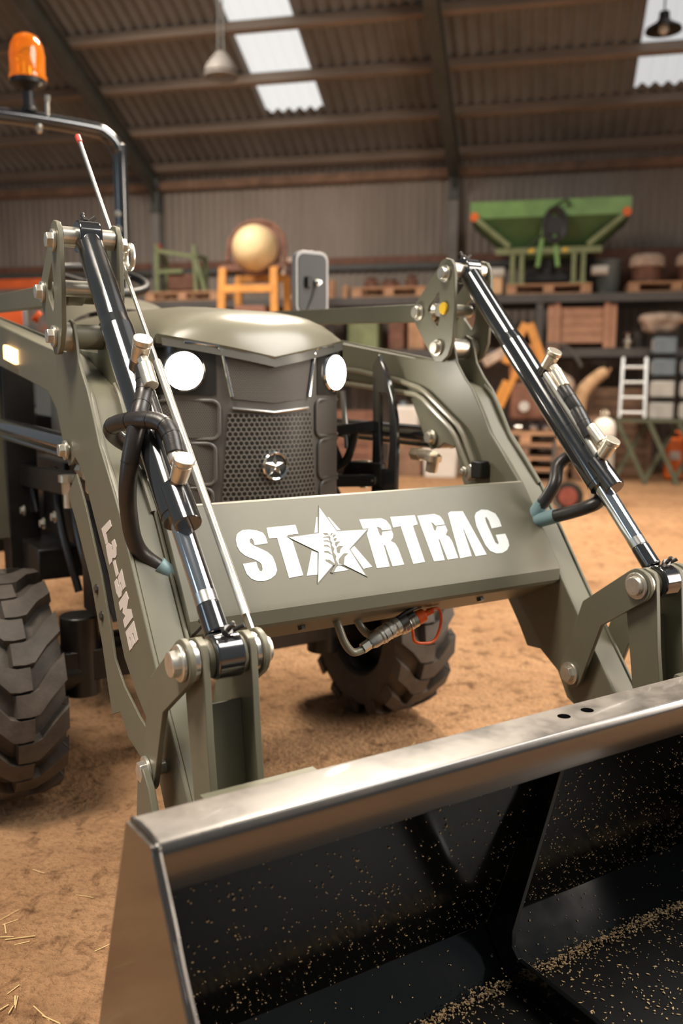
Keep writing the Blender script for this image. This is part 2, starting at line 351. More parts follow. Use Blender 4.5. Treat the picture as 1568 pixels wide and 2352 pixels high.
# ------------------------------------------------------------------ the barn
g = MB(); g.grid(lambda a, b: Vector((-11 + 19 * a, -3 + 16.2 * b, 0)), 40, 40)
at_barn(struct('floor', g, DIRT, smooth=0))
NW = 12.6
def roofz(n): return 4.24 + 0.40 * (NW - n)
def sheet(u0, u1, n0, n1, lam=0.146, amp=0.026):
    m = MB(); nu = max(8, int((u1 - u0) / lam * 8))
    return m.grid(lambda a, b: Vector((u0 + (u1 - u0) * a, n0 + (n1 - n0) * b, roofz(n0 + (n1 - n0) * b) + amp * math.cos(2 * PI * (u0 + (u1 - u0) * a) / lam))), nu, 4)
ev = NW + 0.35
rf = sheet(-10, -3.66, 3.5, ev)
for a in ((-2.89, 0.93, 3.5, ev), (1.71, 6.0, 3.5, ev), (-3.66, -2.89, 11.56, ev), (0.93, 1.71, 11.55, ev)):
    t = sheet(*a); rf.add(t.v, t.f)
at_barn(struct('ceiling', rf, ROOFMAT, smooth=60))
at_barn(struct('window_1', sheet(-3.66, -2.89, 3.5, 11.56), SKY, smooth=60))
at_barn(struct('window_2', sheet(0.93, 1.71, 3.5, 11.55), SKY2, smooth=60))
k = 1
for n in (12.40, 11.66, 10.89, 10.12, 9.34, 8.56, 7.78, 7.0):
    m = MB(); z = roofz(n) - 0.035
    rot = Matrix.Rotation(math.atan(-0.40), 3, 'X')
    m.box((-2, n, z - 0.06), (16, 0.075, 0.13), rot)
    at_barn(struct('trim_%d' % k, m, PURLIN, bevel=0.004)); k += 1
def ibeam(m, p0, p1, wd, ht, tf=0.014, tw=0.012, up=(0, 0, 1)):
    p0 = Vector(p0); p1 = Vector(p1); d = (p1 - p0).normalized(); sx = d.cross(Vector(up)).normalized(); u = sx.cross(d).normalized()
    for sg in (-1, 1): m.bar(p0 + u * sg * (ht - tf) / 2, p1 + u * sg * (ht - tf) / 2, wd, tf, up)
    m.bar(p0, p1, tw, ht - tf, up)
for u in (-5.67, -1.28):
    m = MB(); dz = 0.29
    ibeam(m, (u, NW - 0.05, roofz(NW - 0.05) - dz), (u, 4.0, roofz(4.0) - dz), 0.15, 0.20)
    m.prism([(NW - 0.1, roofz(NW) - 0.55), (NW - 0.75, roofz(NW - 0.75) - 0.36), (NW - 0.1, roofz(NW) - 0.36)], lambda a, b, h: Vector((h, a, b)), u - 0.006, u + 0.006)
    at_barn(struct('trim_%d' % k, m, GREYSTEEL, bevel=0.003)); k += 1
    m = MB(); ibeam(m, (u, NW - 0.08, 0), (u, NW - 0.08, 3.62), 0.13, 0.16, up=(0, 1, 0))
    at_barn(struct('trim_%d' % k, m, COLUMNGREY, bevel=0.003)); k += 1
    m = MB(); ibeam(m, (u, NW - 0.08, 3.62), (u, NW - 0.08, 4.1), 0.13, 0.16, up=(0, 1, 0)); m.box((u, NW - 0.17, 3.63), (0.17, 0.02, 0.03))
    at_barn(struct('trim_%d' % k, m, GREYSTEEL, bevel=0.003)); k += 1
wl = MB(); wl.grid(lambda a, b: Vector((-10 + 16 * a, NW + 0.03 + 0.010 * math.cos(2 * PI * (-10 + 16 * a) / 0.11), 4.19 * b)), 1200, 1)
at_barn(struct('wall_back', wl, WALLMAT, smooth=60))
m = MB(); m.box((-2, NW - 0.02, 2.86), (16, 0.06, 0.10)); at_barn(struct('trim_%d' % k, m, RUST, bevel=0.004)); k += 1
m = MB(); m.box((-2, NW - 0.03, 2.77), (16, 0.08, 0.07)); at_barn(struct('trim_%d' % k, m, GREYSTEEL, bevel=0.004)); k += 1
m = MB(); m.box((-2, NW - 0.04, 4.0), (16, 0.10, 0.12)); at_barn(struct('trim_%d' % k, m, TIMBER_DARK, bevel=0.004)); k += 1
LET = {'S': [(-0.3168, 0.0661), (-0.3065, 0.0615), (-0.2925, 0.0616), (-0.2773, 0.0651), (-0.2657, 0.071), (-0.2622, 0.0796), (-0.2617, 0.0952), (-0.2904, 0.0964), (-0.2905, 0.0861), (-0.2935, 0.0807), (-0.2977, 0.0833), (-0.2987, 0.0904), (-0.2926, 0.0972), (-0.279, 0.1057), (-0.2673, 0.1141), (-0.2601, 0.1241), (-0.2583, 0.1385), (-0.2591, 0.1546), (-0.266, 0.1638), (-0.278, 0.1703), (-0.2929, 0.1734), (-0.3063, 0.1717), (-0.3173, 0.1655), (-0.324, 0.1548), (-0.3255, 0.1428), (-0.3262, 0.1328), (-0.2976, 0.1316), (-0.2973, 0.1441), (-0.2954, 0.1513), (-0.2918, 0.1527), (-0.2885, 0.1481), (-0.2878, 0.1392), (-0.291, 0.1328), (-0.3009, 0.1256), (-0.3162, 0.1169), (-0.3243, 0.107), (-0.3277, 0.0945), (-0.3263, 0.0805), (-0.322, 0.0707)], 'T': [(-0.2546, 0.0611), (-0.1892, 0.0605), (-0.1887, 0.0811), (-0.2139, 0.0816), (-0.2156, 0.0857), (-0.2068, 0.096), (-0.2066, 0.1714), (-0.2388, 0.1735), (-0.2381, 0.0855), (-0.2562, 0.085)], 'a1': [(-0.136, 0.0475), (-0.1334, 0.0477), (-0.145, 0.0846), (-0.1532, 0.0849)], 'a2': [(-0.1712, 0.1213), (-0.1598, 0.1271), (-0.1757, 0.1737), (-0.1993, 0.1735)], 'a3': [(-0.11, 0.0497), (-0.106, 0.0512), (-0.0896, 0.0823), (-0.0992, 0.084)], 'a4': [(-0.0818, 0.1276), (-0.0703, 0.1208), (-0.0446, 0.1714), (-0.0667, 0.1737)], 'a5': [(-0.1206, 0.1584), (-0.1021, 0.1721), (-0.1437, 0.1734)], 'star': [(-0.1223, 0.0266), (-0.1005, 0.0846), (-0.0268, 0.0871), (-0.0851, 0.1272), (-0.068, 0.1895), (-0.11, 0.1596), (-0.1333, 0.1569), (-0.1796, 0.1906), (-0.1566, 0.126), (-0.2126, 0.0876), (-0.1429, 0.0848)], 'R1': [(-0.0366, 0.0616), (0.0188, 0.0632), (0.0293, 0.0695), (0.0348, 0.0822), (0.0349, 0.0919), (0.0104, 0.092), (0.0089, 0.0859), (0.0001, 0.0819), (0.0003, 0.1019), (0.0043, 0.1046), (0.0091, 0.0955), (0.0338, 0.0947), (0.0342, 0.1039), (0.0298, 0.1119), (0.0221, 0.1183), (0.031, 0.1252), (0.034, 0.1375), (0.0345, 0.1753), (0.0046, 0.1765), (0.0046, 0.1273), (0.0013, 0.1257), (-0.0026, 0.1757), (-0.0346, 0.1761), (-0.0301, 0.0953), (-0.0239, 0.0888), (-0.0352, 0.0854)], 'T2': [(0.0426, 0.0621), (0.1073, 0.0634), (0.1061, 0.0862), (0.0919, 0.0879), (0.0888, 0.1756), (0.0577, 0.1768), (0.0606, 0.0865), (0.0405, 0.0876)], 'R2': [(0.1132, 0.0656), (0.1603, 0.0646), (0.1731, 0.0707), (0.1778, 0.0826), (0.1777, 0.0927), (0.151, 0.0933), (0.1484, 0.0875), (0.1436, 0.0833), (0.1434, 0.1045), (0.1469, 0.1061), (0.1539, 0.096), (0.178, 0.0952), (0.1787, 0.1079), (0.1694, 0.1182), (0.1767, 0.1239), (0.18, 0.1355), (0.1789, 0.176), (0.1495, 0.1769), (0.1488, 0.1274), (0.1456, 0.1266), (0.1411, 0.1774), (0.1124, 0.1766)], 'A2': [(0.1983, 0.0665), (0.2063, 0.0625), (0.2415, 0.0644), (0.26, 0.1763), (0.2278, 0.1772), (0.2247, 0.1084), (0.2227, 0.1095), (0.2173, 0.1753), (0.1839, 0.1773)], 'C': [(0.2694, 0.0802), (0.2783, 0.0705), (0.2959, 0.0646), (0.3143, 0.0669), (0.332, 0.0776), (0.3363, 0.0939), (0.3351, 0.1121), (0.3039, 0.1145), (0.3047, 0.0937), (0.3017, 0.0843), (0.297, 0.0865), (0.2952, 0.0981), (0.2975, 0.1499), (0.3022, 0.1555), (0.3068, 0.1521), (0.3077, 0.1316), (0.3366, 0.1311), (0.3371, 0.1487), (0.334, 0.1613), (0.3229, 0.1716), (0.3051, 0.1774), (0.2876, 0.1767), (0.2737, 0.1689), (0.2673, 0.1544), (0.2655, 0.1365), (0.2634, 0.103)]}
TM = {'k1': [(-0.1331, 0.0851), (-0.1234, 0.0861), (-0.1225, 0.09), (-0.1283, 0.0906), (-0.1329, 0.088)], 'k2': [(-0.1361, 0.0941), (-0.1247, 0.0931), (-0.1239, 0.0974), (-0.13, 0.0958), (-0.1368, 0.0962)], 'k3': [(-0.1376, 0.1019), (-0.1279, 0.1024), (-0.1236, 0.1082), (-0.1309, 0.1049), (-0.1383, 0.1039)], 'k4': [(-0.1404, 0.1123), (-0.1314, 0.1128), (-0.1264, 0.1208), (-0.1336, 0.116), (-0.1413, 0.1147)], 'k5': [(-0.1439, 0.1253), (-0.1348, 0.1262), (-0.1274, 0.1366), (-0.1373, 0.1302), (-0.1451, 0.1287)], 'k6': [(-0.1484, 0.1437), (-0.1383, 0.1459), (-0.128, 0.1576), (-0.134, 0.159), (-0.1477, 0.148)], 'k7': [(-0.1225, 0.09), (-0.1193, 0.0968), (-0.1225, 0.103), (-0.1193, 0.1097), (-0.1228, 0.1137), (-0.1192, 0.1226), (-0.1239, 0.1295), (-0.1206, 0.1394), (-0.1245, 0.1474), (-0.122, 0.1561), (-0.1395, 0.175), (-0.1454, 0.1732), (-0.1291, 0.1574), (-0.1284, 0.1365), (-0.1264, 0.1208), (-0.1243, 0.1082), (-0.1244, 0.0974)], 'k8': [(-0.1136, 0.0866), (-0.1107, 0.0879), (-0.1168, 0.0928), (-0.1184, 0.0909)], 'k9': [(-0.1107, 0.0912), (-0.1043, 0.0922), (-0.1128, 0.0975), (-0.1141, 0.0947)], 'k10': [(-0.1125, 0.0997), (-0.1045, 0.0994), (-0.1114, 0.1062), (-0.115, 0.1037)], 'k11': [(-0.1121, 0.1083), (-0.0995, 0.1074), (-0.11, 0.115), (-0.1125, 0.119), (-0.1153, 0.1144)], 'k12': [(-0.1143, 0.121), (-0.1064, 0.1175), (-0.096, 0.1186), (-0.1057, 0.1251), (-0.111, 0.1341), (-0.1157, 0.1315)], 'k13': [(-0.1146, 0.1443), (-0.1014, 0.1351), (-0.0906, 0.1363), (-0.1021, 0.1436), (-0.11, 0.1596), (-0.1199, 0.1564), (-0.1181, 0.1482)]}
ARM = {'L': [(1.6526, 0.8602), (1.6416, 0.8489), (1.6801, 0.8303), (1.671, 0.8118), (1.6844, 0.8059), (1.711, 0.8347)], '2': [(1.6453, 0.8183), (1.626, 0.8268), (1.6135, 0.8142), (1.6141, 0.7983), (1.6241, 0.7905), (1.6428, 0.7872), (1.6457, 0.7799), (1.6647, 0.7697), (1.6769, 0.7876), (1.6846, 0.8046), (1.6688, 0.8121), (1.6461, 0.8114), (1.6429, 0.8033), (1.6357, 0.8057)], '-': [(1.6416, 0.78), (1.6266, 0.7863), (1.6075, 0.7617), (1.6224, 0.7533)], '5': [(1.5864, 0.7759), (1.5667, 0.7455), (1.5829, 0.7361), (1.5951, 0.7495), (1.5994, 0.7462), (1.589, 0.7337), (1.5921, 0.7233), (1.6087, 0.7149), (1.6259, 0.7224), (1.6359, 0.7414), (1.6207, 0.7506), (1.6081, 0.7383), (1.6038, 0.7416), (1.6122, 0.7547)], 'M': [(1.5637, 0.7377), (1.5499, 0.7263), (1.5615, 0.7045), (1.5367, 0.7095), (1.5298, 0.6951), (1.5781, 0.663), (1.5882, 0.6765), (1.5727, 0.6887), (1.5898, 0.6908), (1.5846, 0.703), (1.6034, 0.6914), (1.6118, 0.7056)], 'E': [(1.524, 0.6905), (1.5025, 0.6603), (1.5152, 0.6511), (1.5281, 0.6675), (1.534, 0.6636), (1.5208, 0.6491), (1.5366, 0.6371), (1.5478, 0.6547), (1.5527, 0.6511), (1.5406, 0.6343), (1.5538, 0.6259), (1.5748, 0.657)]}
# ------------------------------------------------------------------ the tractor with its loader and bucket
T = Thing('tractor', 'olive green compact tractor with front loader, black bucket and lit headlights on the earth floor', 'tractor', (0, 2.45, 0))
def bolt(m, p, r=0.016, h=0.012, d=(-1, 0, 0), hexn=6):
    p = Vector(p); d = Vector(d); m.cyl(p, p + d * h * 0.35, r * 1.35, n=24); m.cyl(p + d * h * 0.3, p + d * h, r, r * 0.93, n=hexn)
# ---- wheels
def tyre_parts(name, xc, wd, yc, zc, r, nl, rim_r, face):
    ri = r * 0.905; hw = wd / 2
    prof = [(rim_r, -hw * 0.72), (rim_r * 1.06, -hw * 0.86), (r * 0.72, -hw * 1.0), (r * 0.85, -hw * 0.99), (ri * 0.965, -hw * 0.90), (ri, -hw * 0.66), (ri * 1.004, 0),
            (ri, hw * 0.66), (ri * 0.965, hw * 0.90), (r * 0.85, hw * 0.99), (r * 0.72, hw), (rim_r * 1.06, hw * 0.86), (rim_r, hw * 0.72)]
    m = MB(); m.lathe(prof, (xc, yc, zc), (1, 0, 0), 72)
    pitch = 2 * PI / nl
    def pt(wv, s, rad): 
        rr = rad - 0.035 * r * max(0, abs(wv) - 0.55) ** 2 * 4
        th = s * pitch
        return Vector((xc + wv * hw, yc - rr * math.cos(th), zc + rr * math.sin(th)))
    base = [(-0.20, 0.02), (0.08, 0.0), (0.30, 0.03), (0.62, 0.34), (1.0, 0.62), (1.0, 1.10), (0.66, 0.86), (0.34, 0.53), (0.10, 0.46), (-0.20, 0.46)]
    cx = sum(p[0] for p in base) / len(base); cy = sum(p[1] for p in base) / len(base)
    for k in range(nl):
        for sg, off in ((1, 0), (-1, 0.5)):
            lo, mid, hi = [], [], []
            for (a, b) in base:
                lo.append(pt(sg * (cx + (a - cx) * 1.08), k + off + cy + (b - cy) * 1.20, ri * 0.985))
                hi.append(pt(sg * (cx + (a - cx) * 0.97), k + off + cy + (b - cy) * 0.97, r))
            n = len(base); vs = lo + hi
            fs = [(i, (i + 1) % n, n + (i + 1) % n, n + i) for i in range(n)]
            tri = geometry.tessellate_polygon([[Vector((a, b, 0)) for a, b in base]])
            fs += [tuple(n + i for i in t) for t in tri]
            m.add(vs, fs)
            # shoulder block running down the side wall
            e0, e1 = base[4], base[5]
            q = [pt(sg * 0.98, k + off + e0[1], r * 0.985), pt(sg * 0.98, k + off + e1[1], r * 0.985), pt(sg * 1.02, k + off + e1[1] - 0.05, r * 0.86), pt(sg * 1.02, k + off + e0[1] + 0.05, r * 0.86),
                 pt(sg * 0.85, k + off + e0[1], ri * 0.96), pt(sg * 0.85, k + off + e1[1], ri * 0.96), pt(sg * 0.93, k + off + e1[1], r * 0.82), pt(sg * 0.93, k + off + e0[1], r * 0.82)]
            m.add(q, [(0, 1, 2, 3), (0, 4, 5, 1), (1, 5, 6, 2), (2, 6, 7, 3), (3, 7, 4, 0)])
    w_ = T.part(name, m, RUBBER, smooth=30)
    m = MB(); s_ = face
    m.lathe([(rim_r * 1.0, -hw * 0.74), (rim_r * 1.07, -hw * 0.80), (rim_r * 1.07, -hw * 0.74), (rim_r * 0.93, -hw * 0.5), (rim_r * 0.90, hw * 0.5), (rim_r * 1.07, hw * 0.74), (rim_r * 1.07, hw * 0.80), (rim_r, hw * 0.74), (rim_r * 0.88, hw * 0.5), (rim_r * 0.9, -hw * 0.5)], (xc, yc, zc), (1, 0, 0), 48, closed=True)
    m.lathe([(0.0, s_ * hw * 0.30), (rim_r * 0.45, s_ * hw * 0.30), (rim_r * 0.62, s_ * hw * 0.12), (rim_r * 0.92, s_ * hw * 0.10), (rim_r * 0.92, s_ * hw * 0.04), (rim_r * 0.6, s_ * hw * 0.05), (0.0, s_ * hw * 0.2)], (xc, yc, zc), (1, 0, 0), 40)
    rim = T.part('wheel_rim', m, BLACK, parent=w_, smooth=40)
    m = MB()
    for i in range(5):
        a = 2 * PI * i / 5; c = Vector((xc + s_ * hw * 0.30, yc + rim_r * 0.33 * math.cos(a), zc + rim_r * 0.33 * math.sin(a)))
        m.cyl(c, c + Vector((s_ * 0.016, 0, 0)), 0.011, n=6)
    T.part('wheel_nut', m, ZINC, parent=w_, split=1)
for sg in (-1, 1): tyre_parts('front_wheel', sg * 0.615, 0.215, 2.45, 0.308, 0.31, 15, 0.165, sg)
for sg in (-1, 1): tyre_parts('rear_wheel', sg * 0.62, 0.30, 4.25, 0.47, 0.475, 18, 0.25, sg)
# ---- chassis
m = MB()
m.box((0, 2.85, 0.56), (0.34, 1.35, 0.26)); m.box((0, 3.9, 0.62), (0.40, 1.0, 0.40))
for sg in (-1, 1):
    m.box((sg * 0.20, 2.55, 0.60), (0.03, 1.25, 0.13))
    m.box((sg * 0.33, 2.95, 0.55), (0.20, 0.28, 0.10))
m.box((0, 2.06, 0.66), (0.44, 0.06, 0.20)); m.box((0, 2.75, 0.9), (0.40, 1.1, 0.50))
T.part('chassis', m, DARKBITS, bevel=0.006)
m = MB(); m.bar((-0.50, 2.45, 0.33), (0.50, 2.45, 0.33), 0.10, 0.09); m.box((0, 2.45, 0.38), (0.20, 0.20, 0.16))
for sg in (-1, 1):
    m.cyl((sg * 0.40, 2.45, 0.24), (sg * 0.40, 2.45, 0.47), 0.055, n=20); m.cyl((sg * 0.40, 2.45, 0.308), (sg * 0.59, 2.45, 0.308), 0.055, n=20)
    m.bar((sg * 0.12, 2.58, 0.36), (sg * 0.38, 2.57, 0.36), 0.025, 0.025); m.cyl((sg * 0.38, 2.57, 0.33), (sg * 0.38, 2.57, 0.40), 0.022)
T.part('front_axle', m, DARKBITS, bevel=0.004)
m = MB(); m.box((0, 4.25, 0.47), (0.9, 0.22, 0.22)); T.part('rear_axle', m, DARKBITS, bevel=0.01)
for sg in (-1, 1):        # black subframe plates, bolts and pipework between loader post and bonnet
    m = MB()
    m.bar((sg * 0.42, 3.35, 0.80), (sg * 0.40, 2.10, 0.86), 0.02, 0.07); m.box((sg * 0.42, 3.10, 0.80), (0.10, 0.12, 0.9))
    m.prism([(2.95, 0.70), (3.20, 0.66), (3.30, 0.82), (3.22, 0.93), (3.12, 0.95), (3.05, 0.80)], fyz, sg * 0.395 - 0.006, sg * 0.395 + 0.006, holes=[arc((3.17, 0.79), 0.035, 0, 2 * PI * 0.96, 16)])
    m.box((sg * 0.34, 2.75, 0.72), (0.05, 0.5, 0.16)); m.box((sg * 0.36, 2.35, 0.60), (0.08, 0.10, 0.20))
    sf = T.part('loader_subframe', m, DARKBITS, bevel=0.004)
    m = MB()
    for p in ((3.17, 0.873), (3.16, 0.80), (2.98, 0.705), (3.14, 0.74), (2.70, 0.70), (2.55, 0.74)): bolt(m, (sg * 0.43, p[0], p[1]), 0.013, 0.014, (sg, 0, 0))
    T.part('frame_bolt', m, ZINC, parent=sf, split=2)
    m = MB(); m.box((sg * 0.31, 3.50, 0.61), (0.05, 0.10, 0.085)); T.part('relay_box', m, CANWHITE, parent=sf, bevel=0.008)
    for j, yy in enumerate((2.22, 2.40, 2.60)):
        m = MB(); m.tube([(sg * 0.36, yy, 0.50), (sg * 0.39, yy + 0.06, 0.70), (sg * 0.37, yy + 0.20, 0.85), (sg * 0.35, yy + 0.34, 0.80)], 0.012, 10)
        T.part('rubber_hose', m, HOSE, parent=sf)
    m = MB(); bolt(m, (sg * 0.455, 2.29, 0.885), 0.018, 0.05, (0, 0, -1)); m.cyl((sg * 0.455, 2.29, 0.845), (sg * 0.455, 2.29, 0.80), 0.014, n=12); m.cyl((sg * 0.43, 2.33, 0.87), (sg * 0.455, 2.29, 0.87), 0.013, n=12)
    T.part('pipe_union', m, BRASSY, parent=sf)
# ---- bonnet
def ring(y, hw, zb, zs, zt, pw=2.6, n=18):
    r = [Vector((-hw, y, zb))]
    for i in range(n + 1):
        a = PI - PI * i / n; ca = math.cos(a); sa = math.sin(a)
        r.append(Vector((hw * math.copysign(abs(ca) ** (2 / pw), ca), y, zs + (zt - zs) * abs(sa) ** (2 / pw))))
    r.append(Vector((hw, y, zb))); return r
rings = [ring(2.26, 0.272, 0.98, 1.16, 1.322, 3.0), ring(2.45, 0.280, 0.96, 1.17, 1.342), ring(2.8, 0.288, 0.95, 1.18, 1.355), ring(3.15, 0.292, 0.95, 1.18, 1.362)]
nr = len(rings[0])
def lip(x): ax = min(abs(x), 0.27); return Vector((x, 2.000 + 1.50 * ax * ax, 1.188 + 0.20 * ax))
nose = []
for yz, zz in ((0.0, 0.0), (0.06, 0.30), (0.15, 0.55), (0.28, 0.74), (0.45, 0.86), (0.70, 0.95)):
    row = []
    for q in rings[0]:
        l = lip(q.x)
        if q.z < 1.2 and abs(q.x) > 0.26: l = Vector((q.x, 2.12, min(1.238, q.z + 0.20)))
        row.append(Vector((l.x, l.y + (q.y - l.y) * yz, l.z + (q.z - l.z) * zz)))
    nose.append(row)
under = [p + Vector((0, 0.012, -0.022)) for p in nose[0]]
allr = [under] + nose + rings
m = MB(); vs = [v for r_ in allr for v in r_]
m.add(vs, [(k_ * nr + i, k_ * nr + i + 1, (k_ + 1) * nr + i + 1, (k_ + 1) * nr + i) for k_ in range(len(allr) - 1) for i in range(nr - 1)])
hood = T.part('bonnet', m, OLIVE_HOOD, smooth=40)
m = MB(); m.grid(lambda a, b: lip(-0.26 + 0.52 * a) + Vector((0, 0.004 - 0.006 * b, -0.004 - 0.022 * b)), 24, 1)
T.part('bonnet_chevron', m, mat('grey_olive_trim', (0.12, 0.115, 0.10), 0.3), parent=hood)
m = MB(); rr = [ring(3.15, 0.27, 1.0, 1.20, 1.385, 2.4), ring(3.30, 0.265, 1.0, 1.26, 1.440, 2.3), ring(3.50, 0.255, 1.0, 1.30, 1.455, 2.3), ring(3.62, 0.24, 1.0, 1.28, 1.40, 2.3)]
m.add([v for r_ in rr for v in r_], [(k_ * nr + i, k_ * nr + i + 1, (k_ + 1) * nr + i + 1, (k_ + 1) * nr + i) for k_ in range(3) for i in range(nr - 1)])
T.part('dash_cowl', m, OLIVE_HOOD, smooth=50)
# ---- grille
def gs(x, z, off=0.0):
    ax = abs(x); y = 2.012 + 1.46 * min(ax, 0.232) ** 2
    if ax > 0.232: t = min(1.0, (ax - 0.232) / 0.048); y += 0.68 * (ax - 0.232) + 0.13 * t * t
    return Vector((x, y - off, z))
def lipz(x): return 1.188 + 0.20 * min(abs(x), 0.27) - 0.018
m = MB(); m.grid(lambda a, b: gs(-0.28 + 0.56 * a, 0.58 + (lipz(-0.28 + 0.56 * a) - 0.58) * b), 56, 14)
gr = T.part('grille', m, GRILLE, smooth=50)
def panel(x0b, x1b, x0t, x1t, z0, z1f, off, name, mm, chev=0.0, nx=16, nz=10, par=gr):
    q = MB()
    def fn(a, b):
        x0 = x0b + (x0t - x0b) * b; x1 = x1b + (x1t - x1b) * b; x = x0 + (x1 - x0) * a
        zt = z1f + chev * abs(x); return gs(x, z0 + (zt - z0) * b, off)
    q.grid(fn, nx, nz); return T.part(name, q, mm, parent=par, smooth=60)
panel(-0.148, 0.148, -0.118, 0.118, 0.66, 1.038, 0.003, 'honeycomb_panel', GRILLE_HEX, 0.10)
q = MB()
def upfn(a, b):
    x0 = -0.108 - 0.024 * b; x = x0 - 2 * x0 * a; zb = 1.072 + 0.10 * abs(x); return gs(x, zb + (lipz(x) - 0.006 - zb) * b, 0.002)
q.grid(upfn, 20, 8); T.part('upper_mesh_panel', q, GRILLE_FINE, parent=gr, smooth=60)
m = MB(); m.tube([gs(x, 1.048 + 0.10 * abs(x), 0.004) for x in (-0.108, -0.08, -0.04, -0.012, 0, 0.012, 0.04, 0.08, 0.108)], 0.0042, 8, smooth=False)
T.part('chevron_trim', m, STEEL, parent=gr)
def rrect(x0, x1, z0, z1, r, sk=0.0):
    pts = []
    for cx, cz, a in ((x1 - r, z1 - r, 0), (x0 + r, z1 - r, PI / 2), (x0 + r, z0 + r, PI), (x1 - r, z0 + r, 1.5 * PI)):
        for i in range(5): t = a + PI / 2 * i / 4; pts.append((cx + r * math.cos(t), cz + r * math.sin(t)))
    return pts
for sg in (-1, 1):
    for z0, z1, xi in ((0.985, 1.075, 0.142), (0.870, 0.968, 0.152), (0.760, 0.855, 0.160)):
        xa, xb = sorted((sg * xi, sg * 0.262))
        pn = panel(xa, xb, xa, xb, z0, z1, 0.002, 'side_vent', GRILLE_FINE)
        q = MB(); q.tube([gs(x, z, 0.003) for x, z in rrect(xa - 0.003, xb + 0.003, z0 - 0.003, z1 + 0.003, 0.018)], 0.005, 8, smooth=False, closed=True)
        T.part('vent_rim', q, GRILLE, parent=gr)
    # headlight recess, lamp and chrome surround
    q = MB(); q.grid(lambda a, b: gs(sg * (0.145 + 0.128 * a), 1.092 + 0.118 * b, 0.0025), 10, 6); T.part('lamp_recess', q, mat('lamp_recess_black', (0.03, 0.028, 0.026), 0.25), parent=gr, smooth=60)
    c = gs(sg * 0.2125, 1.151, 0.0); nrm = Vector((sg * 0.45, -1, 0)).normalized()
    q = MB(); q.lathe([(0.048, -0.01), (0.051, 0.008), (0.046, 0.014), (0.043, 0.006)], c, nrm, 36); hl = T.part('headlight', q, CHROME, smooth=40)
    q = MB(); q.lathe([(0.044, 0.006), (0.036, 0.014), (0.022, 0.019), (0.0, 0.021)], c, nrm, 36); T.part('headlight_lens', q, LAMP, parent=hl, label='glowing white headlight lens', smooth=60)
    q = MB(); q.tube([gs(sg * 0.283, 1.222, 0.006), gs(sg * 0.21, 1.222, 0.006), gs(sg * 0.142, 1.214, 0.006), gs(sg * 0.131, 1.200, 0.006), gs(sg * 0.122, 1.150, 0.006), gs(sg * 0.110, 1.088, 0.006)], 0.0050, 8, smooth=False)
    T.part('headlight_surround', q, CHROME, parent=hl)
# round star emblem
ec = Vector((0.0, 2.008, 0.911)); ex, ez = Vector((1, 0, 0)), Vector((0, 0, 1))
q = MB(); q.lathe([(0.0345, 0.0), (0.037, 0.006), (0.034, 0.0095), (0.0305, 0.007), (0.030, 0.0), (0.034, -0.003)], ec, (0, -1, 0), 48, closed=True)
em = T.part('round_emblem', q, CHROME, parent=gr, smooth=50)
q = MB(); q.cyl(ec + Vector((0, 0.001, 0)), ec - Vector((0, 0.002, 0)), 0.0315, n=48); T.part('emblem_disc', q, GLOSSBLK, parent=gr)
q = MB()
ctr = ec - Vector((0, 0.010, 0)); pts = []
for i in range(10):
    a = PI / 2 + PI * i / 5; r_ = 0.0295 if i % 2 == 0 else 0.0125; pts.append(ec + Vector((r_ * math.cos(a), -0.002, r_ * math.sin(a))))
q.add([ctr] + pts, [(0, 1 + i, 1 + (i + 1) % 10) for i in range(10)])
T.part('emblem_star', q, STEEL, parent=gr, smooth=0)
# ---- brush guard beside the grille
for sg in (-1, 1):
    q = MB()
    out = [(2.125, 1.205), (2.085, 1.155), (2.050, 1.085), (2.032, 1.02), (2.028, 0.95), (2.034, 0.70), (2.165, 0.70), (2.155, 0.82), (2.150, 1.00), (2.154, 1.172)]
    slot = [(2.118, 1.095), (2.075, 1.095), (2.064, 1.02), (2.062, 0.93), (2.070, 0.880), (2.106, 0.878), (2.112, 0.95)]
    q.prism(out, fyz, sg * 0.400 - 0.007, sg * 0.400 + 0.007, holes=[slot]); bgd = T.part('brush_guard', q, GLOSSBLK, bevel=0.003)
    q = MB(); q.bar((sg * 0.400, 2.14, 0.84), (sg * 0.25, 2.20, 0.84), 0.03, 0.035); q.bar((sg * 0.40, 2.15, 1.0), (sg * 0.27, 2.24, 0.98), 0.02, 0.03); T.part('guard_stay', q, BLACK, parent=bgd, bevel=0.003, split=1)
    q = MB(); bolt(q, (sg * 0.400 - 0.007, 2.142, 0.84), 0.013, 0.014, (-1, 0, 0)); T.part('guard_bolt', q, ZINC, parent=bgd)
q = MB()
for a, b in (((0.31, 2.28, 1.14), (0.315, 2.26, 0.96)), ((0.345, 2.24, 1.10), (0.35, 2.22, 0.93))): q.cyl(a, b, 0.008, n=12)
T.part('chrome_stay', q, STEEL, split=1)
for pts in ([(0.30, 2.25, 0.97), (0.33, 2.24, 0.90), (0.36, 2.28, 0.86), (0.37, 2.36, 0.93)], [(0.37, 2.2, 1.0), (0.35, 2.22, 0.90), (0.31, 2.26, 0.85), (0.29, 2.3, 0.80)]):
    q = MB(); q.tube(pts, 0.013, 12); T.part('rubber_hose', q, HOSE)
